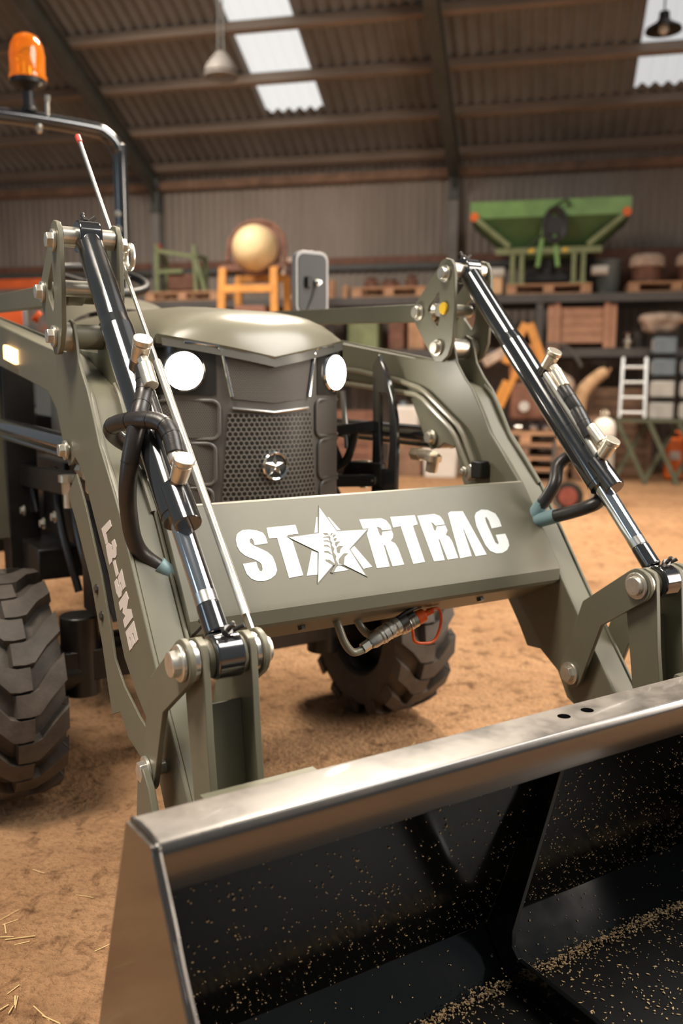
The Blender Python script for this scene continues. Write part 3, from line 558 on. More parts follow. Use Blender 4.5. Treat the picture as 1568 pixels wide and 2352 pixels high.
# ---- loader
ARM_FRONT = [(1.932, 1.186), (1.934, 1.217), (1.922, 1.243), (1.898, 1.253), (1.874, 1.243), (1.862, 1.217), (1.850, 1.178), (1.818, 1.140), (1.783, 1.107), (1.744, 1.052), (1.711, 1.000), (1.655, 0.945), (1.593, 0.880), (1.445, 0.676), (1.383, 0.593), (1.285, 0.465), (1.235, 0.395), (1.232, 0.335), (1.262, 0.300)]
UPB = [(1.895, 0.962), (1.915, 0.950), (1.956, 0.940), (1.985, 0.972), (2.000, 0.996), (2.042, 1.062), (2.110, 1.100), (2.300, 1.124), (2.695, 1.169), (3.14, 1.220), (3.14, 1.345), (2.69, 1.283), (2.05, 1.194)]
ARM_IN = [(1.320, 0.300), (1.383, 0.382), (1.411, 0.394), (1.443, 0.449), (1.503, 0.486), (1.548, 0.482), (1.582, 0.533), (1.619, 0.580), (1.715, 0.700), (1.815, 0.870), (1.848, 0.955)] + UPB
ARM_OUT = [(1.320, 0.300), (1.383, 0.382), (1.425, 0.450), (1.454, 0.513), (1.526, 0.554), (1.592, 0.602), (1.618, 0.640), (1.679, 0.752), (1.726, 0.805), (1.778, 0.865), (1.837, 0.936)] + UPB
CORE = [(2.06, 1.188), (2.00, 1.175), (1.90, 1.140), (1.815, 1.112), (1.779, 1.082), (1.738, 1.024), (1.706, 0.982), (1.650, 0.928), (1.589, 0.867), (1.441, 0.664), (1.379, 0.581), (1.281, 0.455), (1.240, 0.395), (1.27, 0.32), (1.33, 0.32), (1.40, 0.44), (1.42, 0.50), (1.47, 0.58), (1.60, 0.74), (1.69, 0.85), (1.90, 1.02), (2.10, 1.11), (2.69, 1.175), (3.13, 1.225), (3.13, 1.34), (2.69, 1.278)]
EYE_T, EYE_B = Vector((1.861, 1.416)), Vector((1.195, 0.710))
PIN_R, PIN_K, PIN_L = (1.985, 1.315), (1.898, 1.217), (1.378, 0.466)
LETTERS = True
def wpt(x, p): return Vector((x, p[0], p[1]))
for sg in (-1, 1):
    X = lambda v: sg * v          # v: distance from the middle of the tractor
    # arm: two side plates and the box between them
    q = MB(); xs = sorted((X(0.527), X(0.535))); xi = sorted((X(0.460), X(0.468)))
    q.prism(ARM_FRONT + ARM_OUT, fyz, *xs); q.prism(ARM_FRONT + ARM_IN, fyz, *xi)
    q.prism(CORE, fyz, *sorted((X(0.4681), X(0.5269))))
    arm = T.part('loader_arm', q, OLIVE, bevel=0.0022)
    for xe in (0.4645, 0.5305):   # weld beads along the plate edges
        q = MB(); q.tube([(X(xe - 0.004 if xe > 0.5 else xe + 0.004), a, b) for a, b in [(1.812, 1.118), (1.779, 1.092), (1.738, 1.036), (1.706, 0.988), (1.650, 0.935), (1.595, 0.877)]], 0.0055, 8)
        T.part('weld_bead', q, OLIVE, parent=arm)
    # hose guard: angle strip behind the arm
    if sg < 0:
        strip = [(1.950, 0.880), (1.889, 0.823), (1.786, 0.708), (1.722, 0.594), (1.669, 0.463), (1.612, 0.488), (1.567, 0.452), (1.468, 0.436), (1.400, 0.440), (1.448, 0.506), (1.497, 0.517), (1.583, 0.549), (1.637, 0.588), (1.652, 0.631), (1.715, 0.745), (1.758, 0.800), (1.804, 0.862), (1.842, 0.903), (1.870, 0.930)]
        q = MB(); q.prism(strip, fyz, -0.540, -0.5352)
        hg = T.part('hose_guard', q, OLIVE, parent=arm, bevel=0.001)
        q = MB()
        for a, b in ((1.745, 0.705), (1.715, 0.655)): bolt(q, (-0.540, a, b), 0.008, 0.005, (-1, 0, 0))
        T.part('guard_screw', q, WORNSTEEL, parent=arm, split=2)
    # bell-crank plates
    crank = [(1.870 + 0.034 * math.cos(t), 1.410 + 0.034 * math.sin(t)) for t in [PI * 0.98 - PI * 0.93 * i / 8 for i in range(9)]]
    crank = [(1.905, 1.425), (1.893, 1.441), (1.872, 1.447), (1.851, 1.441), (1.838, 1.425), (1.834, 1.405), (1.832, 1.310), (1.838, 1.230), (1.856, 1.195), (1.880, 1.180), (1.910, 1.180), (1.934, 1.203), (2.005, 1.288), (2.018, 1.312), (2.010, 1.335)]
    hole = [(1.900, 1.366), (1.896, 1.350), (1.893, 1.300), (1.900, 1.276), (1.908, 1.268), (1.940, 1.298), (1.947, 1.316), (1.942, 1.330)]
    for xc in (0.560, 0.440):
        q = MB(); q.prism(crank, fyz, X(xc) - 0.005, X(xc) + 0.005, holes=[hole]); T.part('bell_crank_plate', q, OLIVE, bevel=0.0015)
    q = MB()                      # spacer tubes between the plates
    q.cyl((X(0.447), *PIN_R), (X(0.553), *PIN_R), 0.022); q.cyl((X(0.469), *PIN_K), (X(0.526), *PIN_K), 0.026)
    T.part('pivot_spacer', q, ZINC if sg > 0 else OLIVE, split=1)
    q = MB(); q.cyl((X(0.535), *PIN_K), (X(0.554), *PIN_K), 0.030); q.cyl((X(0.446), *PIN_K), (X(0.460), *PIN_K), 0.030); q.cyl((X(0.447), 1.915, 1.318), (X(0.553), 1.915, 1.318), 0.017)
    T.part('pivot_spacer', q, ZINC, split=1)
    q = MB(); q.cyl((X(0.447), *EYE_T), (X(0.477), *EYE_T), 0.019); q.cyl((X(0.523), *EYE_T), (X(0.553), *EYE_T), 0.019); T.part('pivot_spacer', q, ZINC, split=1)
    # pins with bolt heads on the sides that show
    for nm, p, r_ in (('top', (1.870, 1.407), 0.0165), ('r', PIN_R, 0.0165), ('k', PIN_K, 0.0165), ('lift', (1.945, 0.975), 0.016)):
        q = MB(); q.cyl((X(0.43), *p), (X(0.57), *p), 0.012, n=16)
        if nm == 'lift': q = MB(); q.cyl((X(0.455), *p), (X(0.540), *p), 0.012, n=16)
        for xe, d in ((0.540 if nm == 'lift' else 0.565, 1), (0.456 if nm == 'lift' else 0.435, -1)): bolt(q, (X(xe), *p), r_, 0.018, (sg * d, 0, 0), 6 if sg < 0 else 20)
        T.part('pivot_pin', q, ZINC, smooth=35, bevel=0.001)
    # yellow plug on the tube end
    if sg > 0:
        q = MB(); q.cyl((0.4345, 1.874, 1.318), (0.428, 1.874, 1.318), 0.017, 0.015, n=24); T.part('end_plug', q, YELLOWCAP, label='round yellow plastic plug', bevel=0.001)
    # parallel link bar running back
    q = MB(); q.bar((X(0.500), 2.01, 1.318), (X(0.500), 3.06, 1.366), 0.030, 0.050); q.box((X(0.5), 3.06, 1.37), (0.06, 0.07, 0.03)); q.cyl((X(0.482), *PIN_R), (X(0.518), *PIN_R), 0.026)
    T.part('link_bar', q, OLIVE, bevel=0.002)
    q = MB(); q.bar((X(0.5), 3.10, 0.60), (X(0.5), 3.16, 1.36), 0.08, 0.12, (0, 1, 0)); T.part('loader_post', q, OLIVE, bevel=0.004)
    # lift cylinder under the arm
    q = MB(); q.cyl((X(0.498), 1.99, 0.977), (X(0.498), 2.95, 0.985), 0.026); q.cyl((X(0.475), 1.945, 0.975), (X(0.520), 1.945, 0.975), 0.032); q.cyl((X(0.498), 2.0, 0.948), (X(0.498), 2.9, 0.955), 0.009)
    T.part('lift_cylinder', q, GLOSSBLK)
    q = MB(); bolt(q, (X(0.478), 1.965, 0.925), 0.018, 0.05, (0, 0.2, -0.98)); q.cyl((X(0.478), 2.06, 0.921), (X(0.478), 1.965, 0.921), 0.015, n=14); q.cyl((X(0.478), 2.02, 0.921), (X(0.478), 2.06, 0.921), 0.019, n=6)
    T.part('lift_cylinder_union', q, BRASSY)
    # steel feed pipes on the inner side of the arm
    for pp in ([(2.99, 1.203), (2.331, 1.163), (2.105, 1.133), (1.982, 1.108), (1.806, 1.005), (1.737, 0.896)], [(2.9, 1.16), (2.318, 1.117), (2.116, 1.101), (1.994, 1.090), (1.839, 0.998), (1.766, 0.894)]):
        q = MB(); fin = []
        for i, p in enumerate(pp):
            if 0 < i < len(pp) - 1:
                a = Vector(pp[i - 1]); b = Vector(p); c = Vector(pp[i + 1]); fin += [b + (a - b).normalized() * 0.018, b + (c - b).normalized() * 0.018]
            else: fin.append(Vector(p))
        q.tube([(X(0.446), f.x, f.y) for f in fin], 0.0078, 10, smooth=False); T.part('feed_pipe', q, OLIVE_HOOD)
    q = MB(); q.bar((X(0.446), 1.765, 0.905), (X(0.446), 1.748, 0.885), 0.03, 0.04); bolt(q, (X(0.43), 1.770, 0.897), 0.009, 0.012, (-sg, 0, 0)); T.part('pipe_clamp', q, ZINC, bevel=0.002)
    q = MB(); q.box((X(0.442), 1.722, 0.905), (0.030, 0.040, 0.045)); T.part('pipe_clamp', q, BLACK, bevel=0.004)
    # lower bell-crank (boomerang) links outside and inside of the arm
    for xc in (0.5605, 0.4395):
        q = MB(); q.prism(strap([EYE_B + Vector((0.008, -0.004)), (1.322, 0.620), PIN_L], [0.036, 0.034, 0.033]), fyz, X(xc) - 0.005, X(xc) + 0.005); T.part('bucket_link', q, OLIVE, bevel=0.0015)
    q = MB(); q.cyl((X(0.43), *PIN_L), (X(0.57), *PIN_L), 0.012, n=16); [bolt(q, (X(xe), *PIN_L), 0.019, 0.016, (sg * d, 0, 0), 6) for xe, d in ((0.566, 1), (0.434, -1))]; T.part('pivot_pin', q, ZINC, bevel=0.001)
    # tilt pin: head, washers and spacers
    pe = (1.203, 0.706)
    q = MB(); q.cyl((X(0.43), *pe), (X(0.57), *pe), 0.014, n=18); bolt(q, (X(0.566), *pe), 0.021, 0.020, (sg, 0, 0), 20); bolt(q, (X(0.434), *pe), 0.021, 0.014, (-sg, 0, 0), 20); T.part('pivot_pin', q, ZINC, bevel=0.0015)
    q = MB()
    for a, b in ((0.546, 0.555), (0.445, 0.454)): q.cyl((X(a), *pe), (X(b), *pe), 0.031, n=32)
    T.part('zinc_washer', q, STEEL, bevel=0.001, split=1)
    q = MB()
    for a, b in ((0.522, 0.532), (0.468, 0.478)): q.cyl((X(a), *pe), (X(b), *pe), 0.030, n=32)
    T.part('pivot_spacer', q, OLIVE, bevel=0.001, split=1)
    # uprights from the tilt pin down to the bucket
    up_ = [(1.172, 0.718), (1.180, 0.735), (1.203, 0.742), (1.226, 0.735), (1.238, 0.712), (1.245, 0.640), (1.206, 0.400), (1.200, 0.25), (1.125, 0.25), (1.138, 0.42), (1.160, 0.58)]
    for xc in (0.539, 0.461):
        q = MB(); q.prism(up_, fyz, X(xc) - 0.006, X(xc) + 0.006); T.part('bucket_upright', q, OLIVE, bevel=0.0015)
    q = MB(); q.bar((X(0.5), 1.212, 0.630), (X(0.5), 1.170, 0.26), 0.066, 0.008, (0, 1, 0)); T.part('upright_web', q, OLIVE, bevel=0.001)
    # ---- tilt cylinder
    axd = (EYE_B - EYE_T).normalized(); nn = Vector((axd.y, -axd.x))     # nn: to the front and up
    def at(al, pe_=0.0, x=0.5): v = EYE_T + axd * al + nn * pe_; return Vector((X(x), v.x, v.y))
    q = MB(); q.cyl(at(0.020), at(0.275), 0.0275, n=36); q.cyl(at(0.270), at(0.705), 0.0300, n=36); q.cyl(at(0.705), at(0.718), 0.0285, n=36); q.cyl(at(0.55), at(0.553), 0.0308, n=36); q.cyl(at(0.245), at(0.270), 0.0275, 0.0300, n=36)
    cy = T.part('tilt_cylinder', q, GLOSSBLK, smooth=35)
    q = MB(); q.cyl((X(0.477), *EYE_T), (X(0.523), *EYE_T), 0.033, n=32); q.cyl(at(0.02), at(0.045), 0.023, 0.0275, n=32); T.part('cylinder_eye', q, GLOSSBLK, parent=cy, bevel=0.003)
    q = MB(); q.cyl(at(0.700), at(0.862), 0.0185, n=32); T.part('piston_rod', q, CHROME, parent=cy, label='bright chrome piston rod')
    q = MB(); q.cyl(at(0.862), at(0.882), 0.0187, n=32); T.part('rod_band', q, STEEL, parent=cy)
    q = MB(); q.cyl(at(0.882), at(0.935), 0.0192, 0.020, n=32); q.cyl((X(0.478), *EYE_B), (X(0.522), *EYE_B), 0.035, n=36); T.part('rod_eye', q, GLOSSBLK, parent=cy, bevel=0.003)
    for al, pr in ((-0.033, 1), (0.948, -0.2)):
        b_ = at(al, 0.012 if al < 0 else 0.030); d_ = (Vector((0, -axd.x, -axd.y)) if al < 0 else Vector((-sg * 0.2, nn.x, nn.y))).normalized()
        q = MB(); q.cyl(b_, b_ + d_ * 0.010, 0.0085, n=6); q.cyl(b_ + d_ * 0.010, b_ + d_ * 0.022, 0.004, n=12); q.lathe([(0.004, 0.0), (0.0055, 0.003), (0.0045, 0.007), (0.0, 0.009)], b_ + d_ * 0.020, d_, 12)
        q.cyl(b_ + d_ * 0.004 + Vector((0.008, 0, 0)), b_ + d_ * 0.012 + Vector((0.022, -0.006, 0.004)), 0.004, n=10)
        T.part('grease_nipple', q, WORNSTEEL, parent=cy)
    q = MB(); q.cyl(at(0.400, 0.036), at(0.735, 0.036), 0.0095, n=18); T.part('steel_tube', q, ZINC if sg > 0 else WORNSTEEL, parent=cy)
    q = MB(); q.cyl(at(0.66, 0.020), at(0.745, 0.026), 0.0235, n=28); T.part('gland_block', q, GLOSSBLK, parent=cy, bevel=0.002)
    for al in (0.395, 0.668):
        q = MB(); q.cyl(at(al, 0.022), at(al - 0.004, 0.048), 0.015, n=20); bo = T.part('port_boss', q, GLOSSBLK, parent=cy, bevel=0.002)
        q = MB(); q.cyl(at(al - 0.003, 0.045), at(al - 0.008, 0.082), 0.0145, 0.0165, n=24); q.cyl(at(al - 0.008, 0.082), at(al - 0.0105, 0.092), 0.0178, n=28); T.part('banjo_bolt', q, BRASSY, parent=cy, bevel=0.0015)
        s2 = 1 if al < 0.5 else -1
        q = MB(); q.cyl(at(al + s2 * 0.012, 0.063), at(al + s2 * 0.030, 0.063), 0.0115, n=6); q.cyl(at(al + s2 * 0.026, 0.063), at(al + s2 * 0.075, 0.060), 0.0135, n=20); T.part('hose_ferrule', q, BRASSY if sg > 0 else ZINC, parent=cy, bevel=0.0015)
HOSES = [
 [(-0.5, 1.535, 1.150), (-0.503, 1.520, 1.125), (-0.51, 1.506, 1.100), (-0.53, 1.478, 1.061), (-0.55, 1.470, 0.987), (-0.548, 1.495, 0.906), (-0.515, 1.545, 0.817), (-0.455, 1.530, 0.762)],
 [(-0.5, 1.385, 1.005), (-0.5, 1.405, 1.035), (-0.51, 1.425, 1.055), (-0.535, 1.470, 1.058), (-0.55, 1.56, 1.045), (-0.525, 1.63, 1.020), (-0.47, 1.66, 0.985), (-0.445, 1.640, 0.94), (-0.444, 1.60, 0.88), (-0.446, 1.59, 0.82), (-0.448, 1.55, 0.765)],
 [(0.5, 1.502, 1.115), (0.5, 1.478, 1.090), (0.508, 1.452, 1.052), (0.538, 1.455, 1.010), (0.548, 1.490, 0.968), (0.515, 1.520, 0.930), (0.480, 1.500, 0.880), (0.452, 1.535, 0.806)],
 [(0.5, 1.410, 1.005), (0.5, 1.432, 1.035), (0.505, 1.462, 1.066), (0.525, 1.490, 1.064), (0.552, 1.500, 1.015), (0.553, 1.440, 0.910), (0.515, 1.385, 0.866), (0.480, 1.400, 0.842), (0.452, 1.530, 0.795)]]
for hs in HOSES:
    q = MB(); q.tube(hs, 0.0155, 14, sub=8); ho = T.part('hydraulic_hose', q, HOSE, smooth=60)
    q = MB(); a, b = Vector(hs[-1]), Vector(hs[-2]); q.cyl(a, a + (b - a) * 0.45, 0.0172, n=18); T.part('hose_collar', q, LIGHTBLUE, parent=ho)
    cm = catmull([Vector(p) for p in hs], 8)
    q = MB()
    for i in range(8, min(len(cm) - 6, 34), 6):
        d = (cm[i + 1] - cm[i]).normalized(); q.cyl(cm[i] - d * 0.001, cm[i] + d * 0.001, 0.0161, n=16)
    T.part('hose_wrap_line', q, BLACK, parent=ho, split=1)
# cross beam between the arms with the lettering
q = MB(); CB = [(1.640, 0.862), (1.610, 0.884), (1.590, 0.888), (1.580, 0.886), (1.572, 0.876), (1.452, 0.708), (1.446, 0.696), (1.446, 0.670), (1.452, 0.661), (1.462, 0.656), (1.575, 0.600), (1.590, 0.600), (1.600, 0.61), (1.605, 0.65)]
q.prism(CB, fyz, -0.459, 0.459); cb = T.part('cross_beam', q, OLIVE, bevel=0.002, smooth=18)
q = MB()
for xx in (-0.205, 0.255): q.cyl((xx, 1.490, 0.6415), (xx, 1.4865, 0.6345), 0.009, n=6)
T.part('beam_screw', q, WORNSTEEL, parent=cb, split=1)
pd = Vector((0, 1.446 - 1.58, 0.699 - 0.886)).normalized(); pn_ = Vector((1, 0, 0)).cross(pd).normalized()
if pn_.y > 0: pn_ = -pn_
def fpan(a, b, h): return Vector((a, 1.58, 0.886)) + pd * b + pn_ * h
for k_, poly in LET.items():
    q = MB(); q.prism(poly, fpan, -0.0005, 0.0026 if k_ == 'star' else 0.0014); T.part('logo_star' if k_ == 'star' else 'logo_letter', q, WHITE, parent=cb, smooth=0)
q = MB()
for poly in TM.values(): q.prism(poly, fpan, 0.001, 0.0030)
T.part('logo_tread_mark', q, OLIVE, parent=cb, smooth=0, split=1)
q = MB(); ctr_ = [sum(p[i] for p in LET['star']) / 10 for i in (0, 1)]
st = [(ctr_[0] + (p[0] - ctr_[0]) * 1.06, ctr_[1] + (p[1] - ctr_[1]) * 1.06) for p in LET['star']]
q.prism(st, fpan, -0.0005, 0.0020); T.part('logo_star_outline', q, OLIVE, parent=cb, smooth=0)
armL = [o for o in T.o.children if o.name.startswith('loader_arm')][0]
for k_, poly in ARM.items():
    q = MB(); q.prism(poly, fyz, -0.5348, -0.5360); T.part('arm_letter', q, SILVERTXT, parent=armL, smooth=0)
# added glowing block standing in for a lamp's reflection on the arm
q = MB(); q.prism([(2.57, 1.224), (2.43, 1.206), (2.43, 1.168), (2.57, 1.186)], fyz, -0.546, -0.535)
for i in range(6): y_ = 2.445 + 0.022 * i; q.box((-0.547, y_, 1.195 + 0.128 * (y_ - 2.5)), (0.004, 0.006, 0.034))
T.part('lamp_reflection_block', q, AMBER_GLOW, bevel=0.003)
# level indicator: thin rod with a red tip sliding in a tube
def lr(t): a, b = Vector((-0.415, 2.221, 1.709)), Vector((-0.424, 1.245, 0.708)); return a + (b - a) * t
q = MB(); q.cyl(lr(0.018), lr(0.60), 0.0046, n=12); rod = T.part('level_rod', q, STEEL)
q = MB(); q.cyl(lr(0.0), lr(0.020), 0.0068, n=14); T.part('red_tip', q, REDTIP, parent=rod, bevel=0.002)
q = MB(); q.cyl(lr(0.545), lr(0.965), 0.0078, n=16); T.part('level_tube', q, ZINC, parent=rod)
q = MB(); q.bar(lr(0.945), lr(1.0), 0.016, 0.006, (1, 0, 0)); T.part('tube_foot', q, STEEL, parent=rod, bevel=0.001)
q = MB(); c_ = Vector((-0.408, 1.875, 1.386)); q.tube([c_ + Vector((0.0, 0.024 * math.cos(t), 0.024 * math.sin(t))) for t in [2 * PI * i / 16 for i in range(16)]], 0.0055, 10, closed=True, sub=3); T.part('rod_guide_ring', q, ZINC, parent=rod)
# quick couplers under the beam
for pts in ([(-0.115, 1.53, 0.66), (-0.115, 1.50, 0.63), (-0.104, 1.49, 0.592), (-0.083, 1.49, 0.568), (-0.055, 1.49, 0.570)], [(-0.046, 1.56, 0.64), (-0.044, 1.54, 0.622), (-0.034, 1.53, 0.60), (-0.015, 1.53, 0.585), (0.01, 1.53, 0.59)]):
    q = MB(); q.tube(pts, 0.0085, 12); T.part('coupler_pipe', q, OLIVE_HOOD)
def coupler(p0, p1, orange):
    p0, p1 = Vector(p0), Vector(p1); d = p1 - p0; L_ = d.length; d.normalize()
    q = MB(); q.cyl(p0, p0 + d * 0.022, 0.0115, n=6); q.lathe([(0.012, 0.02), (0.016, 0.03), (0.016, 0.045), (0.0185, 0.048), (0.0185, 0.078), (0.0155, 0.082), (0.0155, L_ - 0.012), (0.0175, L_ - 0.010), (0.0175, L_), (0.0, L_)], p0, d, 28); cp = T.part('quick_coupler', q, BRASSY if orange else ZINC)
    for h in (0.055, 0.070):
        q = MB(); q.lathe([(0.0186, h - 0.002), (0.0198, h), (0.0186, h + 0.002)], p0, d, 24); T.part('coupler_ring', q, STEEL, parent=cp)
    q = MB(); q.cyl(p1, p1 + d * 0.022, 0.0165, 0.0145, n=24); q.cyl(p1 + d * 0.02, p1 + d * 0.045, 0.007, n=14); T.part('dust_cap', q, ORANGE if orange else BLACK, parent=cp, bevel=0.002)
    return p1, d, cp
p1_, d_, cp_ = coupler((-0.060, 1.49, 0.572), (0.030, 1.49, 0.612), False)
p1_, d_, cp_ = coupler((0.005, 1.52, 0.580), (0.088, 1.505, 0.612), True)
q = MB(); q.tube([p1_ + Vector((0.030, 0, 0.016)), p1_ + Vector((0.062, 0, 0.014)), p1_ + Vector((0.066, -0.004, -0.018)), p1_ + Vector((0.045, -0.01, -0.052)), p1_ + Vector((0.012, -0.012, -0.054)), p1_ + Vector((-0.012, -0.012, -0.045)), p1_ + Vector((-0.022, -0.018, -0.018))], 0.0034, 10); T.part('dust_cap_tether', q, ORANGE, parent=cp_)
q = MB(); q.tube([p1_ + Vector((-0.075, -0.015, 0.0)), p1_ + Vector((-0.05, -0.018, 0.02)), p1_ + Vector((-0.02, -0.018, 0.030)), p1_ + Vector((0.005, -0.01, 0.032))], 0.0045, 10); T.part('dust_cap_tether', q, BLACK, parent=cp_)
q = MB(); q.tube([(-0.452, 1.46, 0.66), (-0.452, 1.40, 0.70), (-0.485, 1.33, 0.73), (-0.5, 1.25, 0.755)], 0.0028, 8); T.part('cable_tie', q, BLACK)
# ---- bucket
BX = 0.715
q = MB()
sh = [(0.968, 0.590), (1.146, 0.125), (1.080, 0.045)]
def slab(m, poly, x0, x1, t):
    L_ = []; P_ = [Vector(p) for p in poly]
    for k_ in range(len(P_)):
        d0 = (P_[k_] - P_[k_ - 1]).normalized() if k_ else (P_[1] - P_[0]).normalized(); d1 = (P_[k_ + 1] - P_[k_]).normalized() if k_ < len(P_) - 1 else d0
        n_ = Vector((-(d0 + d1).y, (d0 + d1).x)).normalized(); L_.append(P_[k_] + n_ * t)
    m.prism(P_ + L_[::-1], fyz, x0, x1)
slab(q, sh, -BX, BX, 0.010)
q_floor = MB(); slab(q_floor, [(1.080, 0.045), (0.40, 0.030)], -BX, BX, 0.010)
bk = T.part('bucket', q, BUCKET, label='glossy black loader bucket shell', bevel=0.0015)
T.part('bucket_floor', q_floor, BUCKET_FLOOR, parent=bk)
q = MB()   # rolled top edge
lipp = [(0.990, 0.588), (0.985, 0.598), (0.915, 0.6005), (0.906, 0.599), (0.900, 0.592), (0.899, 0.582), (0.907, 0.535), (0.914, 0.531), (0.985, 0.548)]
def hexy(h, n=14): return None
q.prism(lipp, fyz, -BX, BX); lp = T.part('bucket_top_edge', q, BUCKET_DUST, parent=bk, bevel=0.003, seg=3)
q = MB()
for xx in (-0.026, 0.026): q.lathe([(0.0, 0.0006), (0.0105, 0.0006), (0.0105, 0.0)], (xx, 0.950, 0.5990), (0, 0.03, 1), 20)
T.part('edge_hole', q, mat('hole_black', (0.002, 0.002, 0.002), 0.9, spec=0.0), parent=bk, smooth=0, split=1)
for sg in (-1, 1):
    q = MB(); q.prism([(0.994, 0.590), (0.900, 0.601), (0.893, 0.590), (0.795, 0.450), (0.44, 0.10), (0.38, 0.030), (1.10, 0.030), (1.190, 0.120), (1.163, 0.197)], fyz, sg * BX, sg * (BX + 0.006))
    sp_ = T.part('bucket_side_plate', q, BUCKET_DUST, parent=bk, bevel=0.0015)
    q = MB(); q.tube([(sg * (BX - 0.002), a, b) for a, b in [(0.992, 0.592), (0.950, 0.600), (0.903, 0.601), (0.893, 0.588), (0.855, 0.535), (0.80, 0.456), (0.62, 0.275), (0.44, 0.10)]], lambda t: 0.0034, 8, sub=6); T.part('weld_bead', q, WORNSTEEL, parent=bk)
q = MB(); q.prism([(0.960, 0.535), (1.073, 0.150), (1.072, 0.120), (1.056, 0.104), (0.62, 0.108), (0.50, 0.045), (1.078, 0.047), (1.142, 0.125), (0.985, 0.540)], fyz, -0.005, 0.005); T.part('bucket_rib', q, BUCKET, parent=bk, bevel=0.001)
q = MB(); q.bar((-BX, 0.43, 0.030), (BX, 0.43, 0.030), 0.14, 0.018); T.part('cutting_edge', q, WORNSTEEL, parent=bk, bevel=0.003)
for sg in (-1, 1):   # mounting lugs behind the bucket
    for xc in (0.575,):
        q = MB(); q.prism([(1.385, 0.470), (1.360, 0.480), (1.330, 0.455), (1.268, 0.330), (1.20, 0.26), (1.15, 0.18), (1.21, 0.12), (1.36, 0.25), (1.40, 0.38)], fyz, sg * xc - 0.006, sg * xc + 0.006); T.part('bucket_lug', q, OLIVE, parent=bk, bevel=0.0015)
    q = MB(); q.prism([(1.05, 0.555), (1.08, 0.555), (1.20, 0.25), (1.15, 0.22)], fyz, sg * 0.5 - 0.09, sg * 0.5 + 0.09); T.part('bucket_backing_plate', q, OLIVE, parent=bk, bevel=0.001)
    q = MB(); q.cyl((sg * 0.42, 1.285, 0.315), (sg * 0.59, 1.285, 0.315), 0.028, n=24); T.part('bucket_pivot_pin', q, WORNSTEEL, parent=bk, bevel=0.002)
# ---- roll bar, beacon, steering wheel, seat, mirror
q = MB(); RY = 4.34; q.tube([(-0.36, RY, 0.65), (-0.36, RY, 1.2), (-0.36, RY, 2.18)] + [(-0.36 + 0.13 * (1 - math.cos(t)), RY, 2.18 + 0.13 * math.sin(t)) for t in (0.3, 0.7, 1.1, 1.5)] + [(0, RY, 2.315)] + [(0.36 - 0.13 * (1 - math.cos(t)), RY, 2.18 + 0.13 * math.sin(t)) for t in (1.5, 1.1, 0.7, 0.3)] + [(0.36, RY, 2.18), (0.36, RY, 1.2), (0.36, RY, 0.65)], 0.034, 18, sub=4)
rb = T.part('roll_bar', q, GLOSSBLK, smooth=60)
q = MB()
for z_ in (1.93, 1.86): bolt(q, (0.33, RY - 0.03, z_), 0.012, 0.02, (-0.3, -1, 0)); 
bolt(q, (-0.02, RY - 0.02, 2.285), 0.012, 0.03, (0, -0.3, -1)); bolt(q, (-0.22, RY - 0.02, 2.285), 0.012, 0.03, (0, -0.3, -1)); q.cyl((0.02, RY - 0.02, 2.33), (0.02, RY - 0.03, 2.40), 0.009, n=10); q.cyl((0.02, RY - 0.03, 2.395), (0.02, RY - 0.033, 2.42), 0.013, n=6)
T.part('roll_bar_bolt', q, ZINC, parent=rb, split=2)
bp_ = Vector((-0.055, RY, 2.345))
q = MB(); q.lathe([(0.0, 0), (0.034, 0), (0.034, 0.012), (0.026, 0.02), (0.026, 0.085), (0.05, 0.10), (0.078, 0.115), (0.080, 0.135), (0.0, 0.136)], bp_, n=36); be = T.part('warning_beacon', q, BLACK, smooth=40)
q = MB(); q.lathe([(0.081, 0.134), (0.083, 0.150), (0.077, 0.160), (0.078, 0.24), (0.070, 0.285), (0.052, 0.318), (0.025, 0.332), (0, 0.335)], bp_, n=40); T.part('beacon_dome', q, AMBER, parent=be, label='glossy orange beacon dome', smooth=60)
q = MB(); q.cyl(bp_ + Vector((0, 0, 0.136)), bp_ + Vector((0, 0, 0.20)), 0.02, n=16); q.lathe([(0.0, 0.0), (0.03, 0.01), (0.045, 0.035)], bp_ + Vector((0.03, 0, 0.22)), (-1, -0.4, 0), 20); T.part('beacon_reflector', q, CHROME, parent=be)
q = MB(); sc_ = Vector((0.02, 3.62, 1.535)); ax_ = Vector((0, -0.35, 0.94)).normalized(); sx_ = Vector((1, 0, 0)); sy_ = ax_.cross(sx_)
q.tube([sc_ + (sx_ * math.cos(t) + sy_ * math.sin(t)) * 0.195 for t in [2 * PI * i / 24 for i in range(24)]], 0.017, 12, closed=True, sub=3); sw = T.part('steering_wheel', q, BLACK, smooth=60)
q = MB(); q.cyl(sc_ - ax_ * 0.03, sc_ - ax_ * 0.30, 0.022, n=16); q.cyl(sc_ - ax_ * 0.035, sc_ - ax_ * 0.005, 0.05, n=24)
for a in (0.5, 2.6, 4.7): q.bar(sc_ - ax_ * 0.02, sc_ + (sx_ * math.cos(a) + sy_ * math.sin(a)) * 0.19, 0.03, 0.010, ax_)
T.part('steering_spoke', q, BLACK, parent=sw, bevel=0.002)
q = MB(); q.box((0, 4.12, 0.95), (0.44, 0.44, 0.12)); q.box((0, 4.34 - 0.06, 1.18), (0.42, 0.10, 0.42), Matrix.Rotation(-0.15, 3, 'X')); T.part('seat', q, BLACK, bevel=0.04, seg=4)
q = MB(); q.box((-0.33, 3.62, 1.37), (0.10, 0.05, 0.07)); q.cyl((-0.235, 3.60, 1.385), (-0.20, 3.60, 1.355), 0.024, 0.018, n=20); T.part('control_lever_knob', q, ORANGE, bevel=0.006)
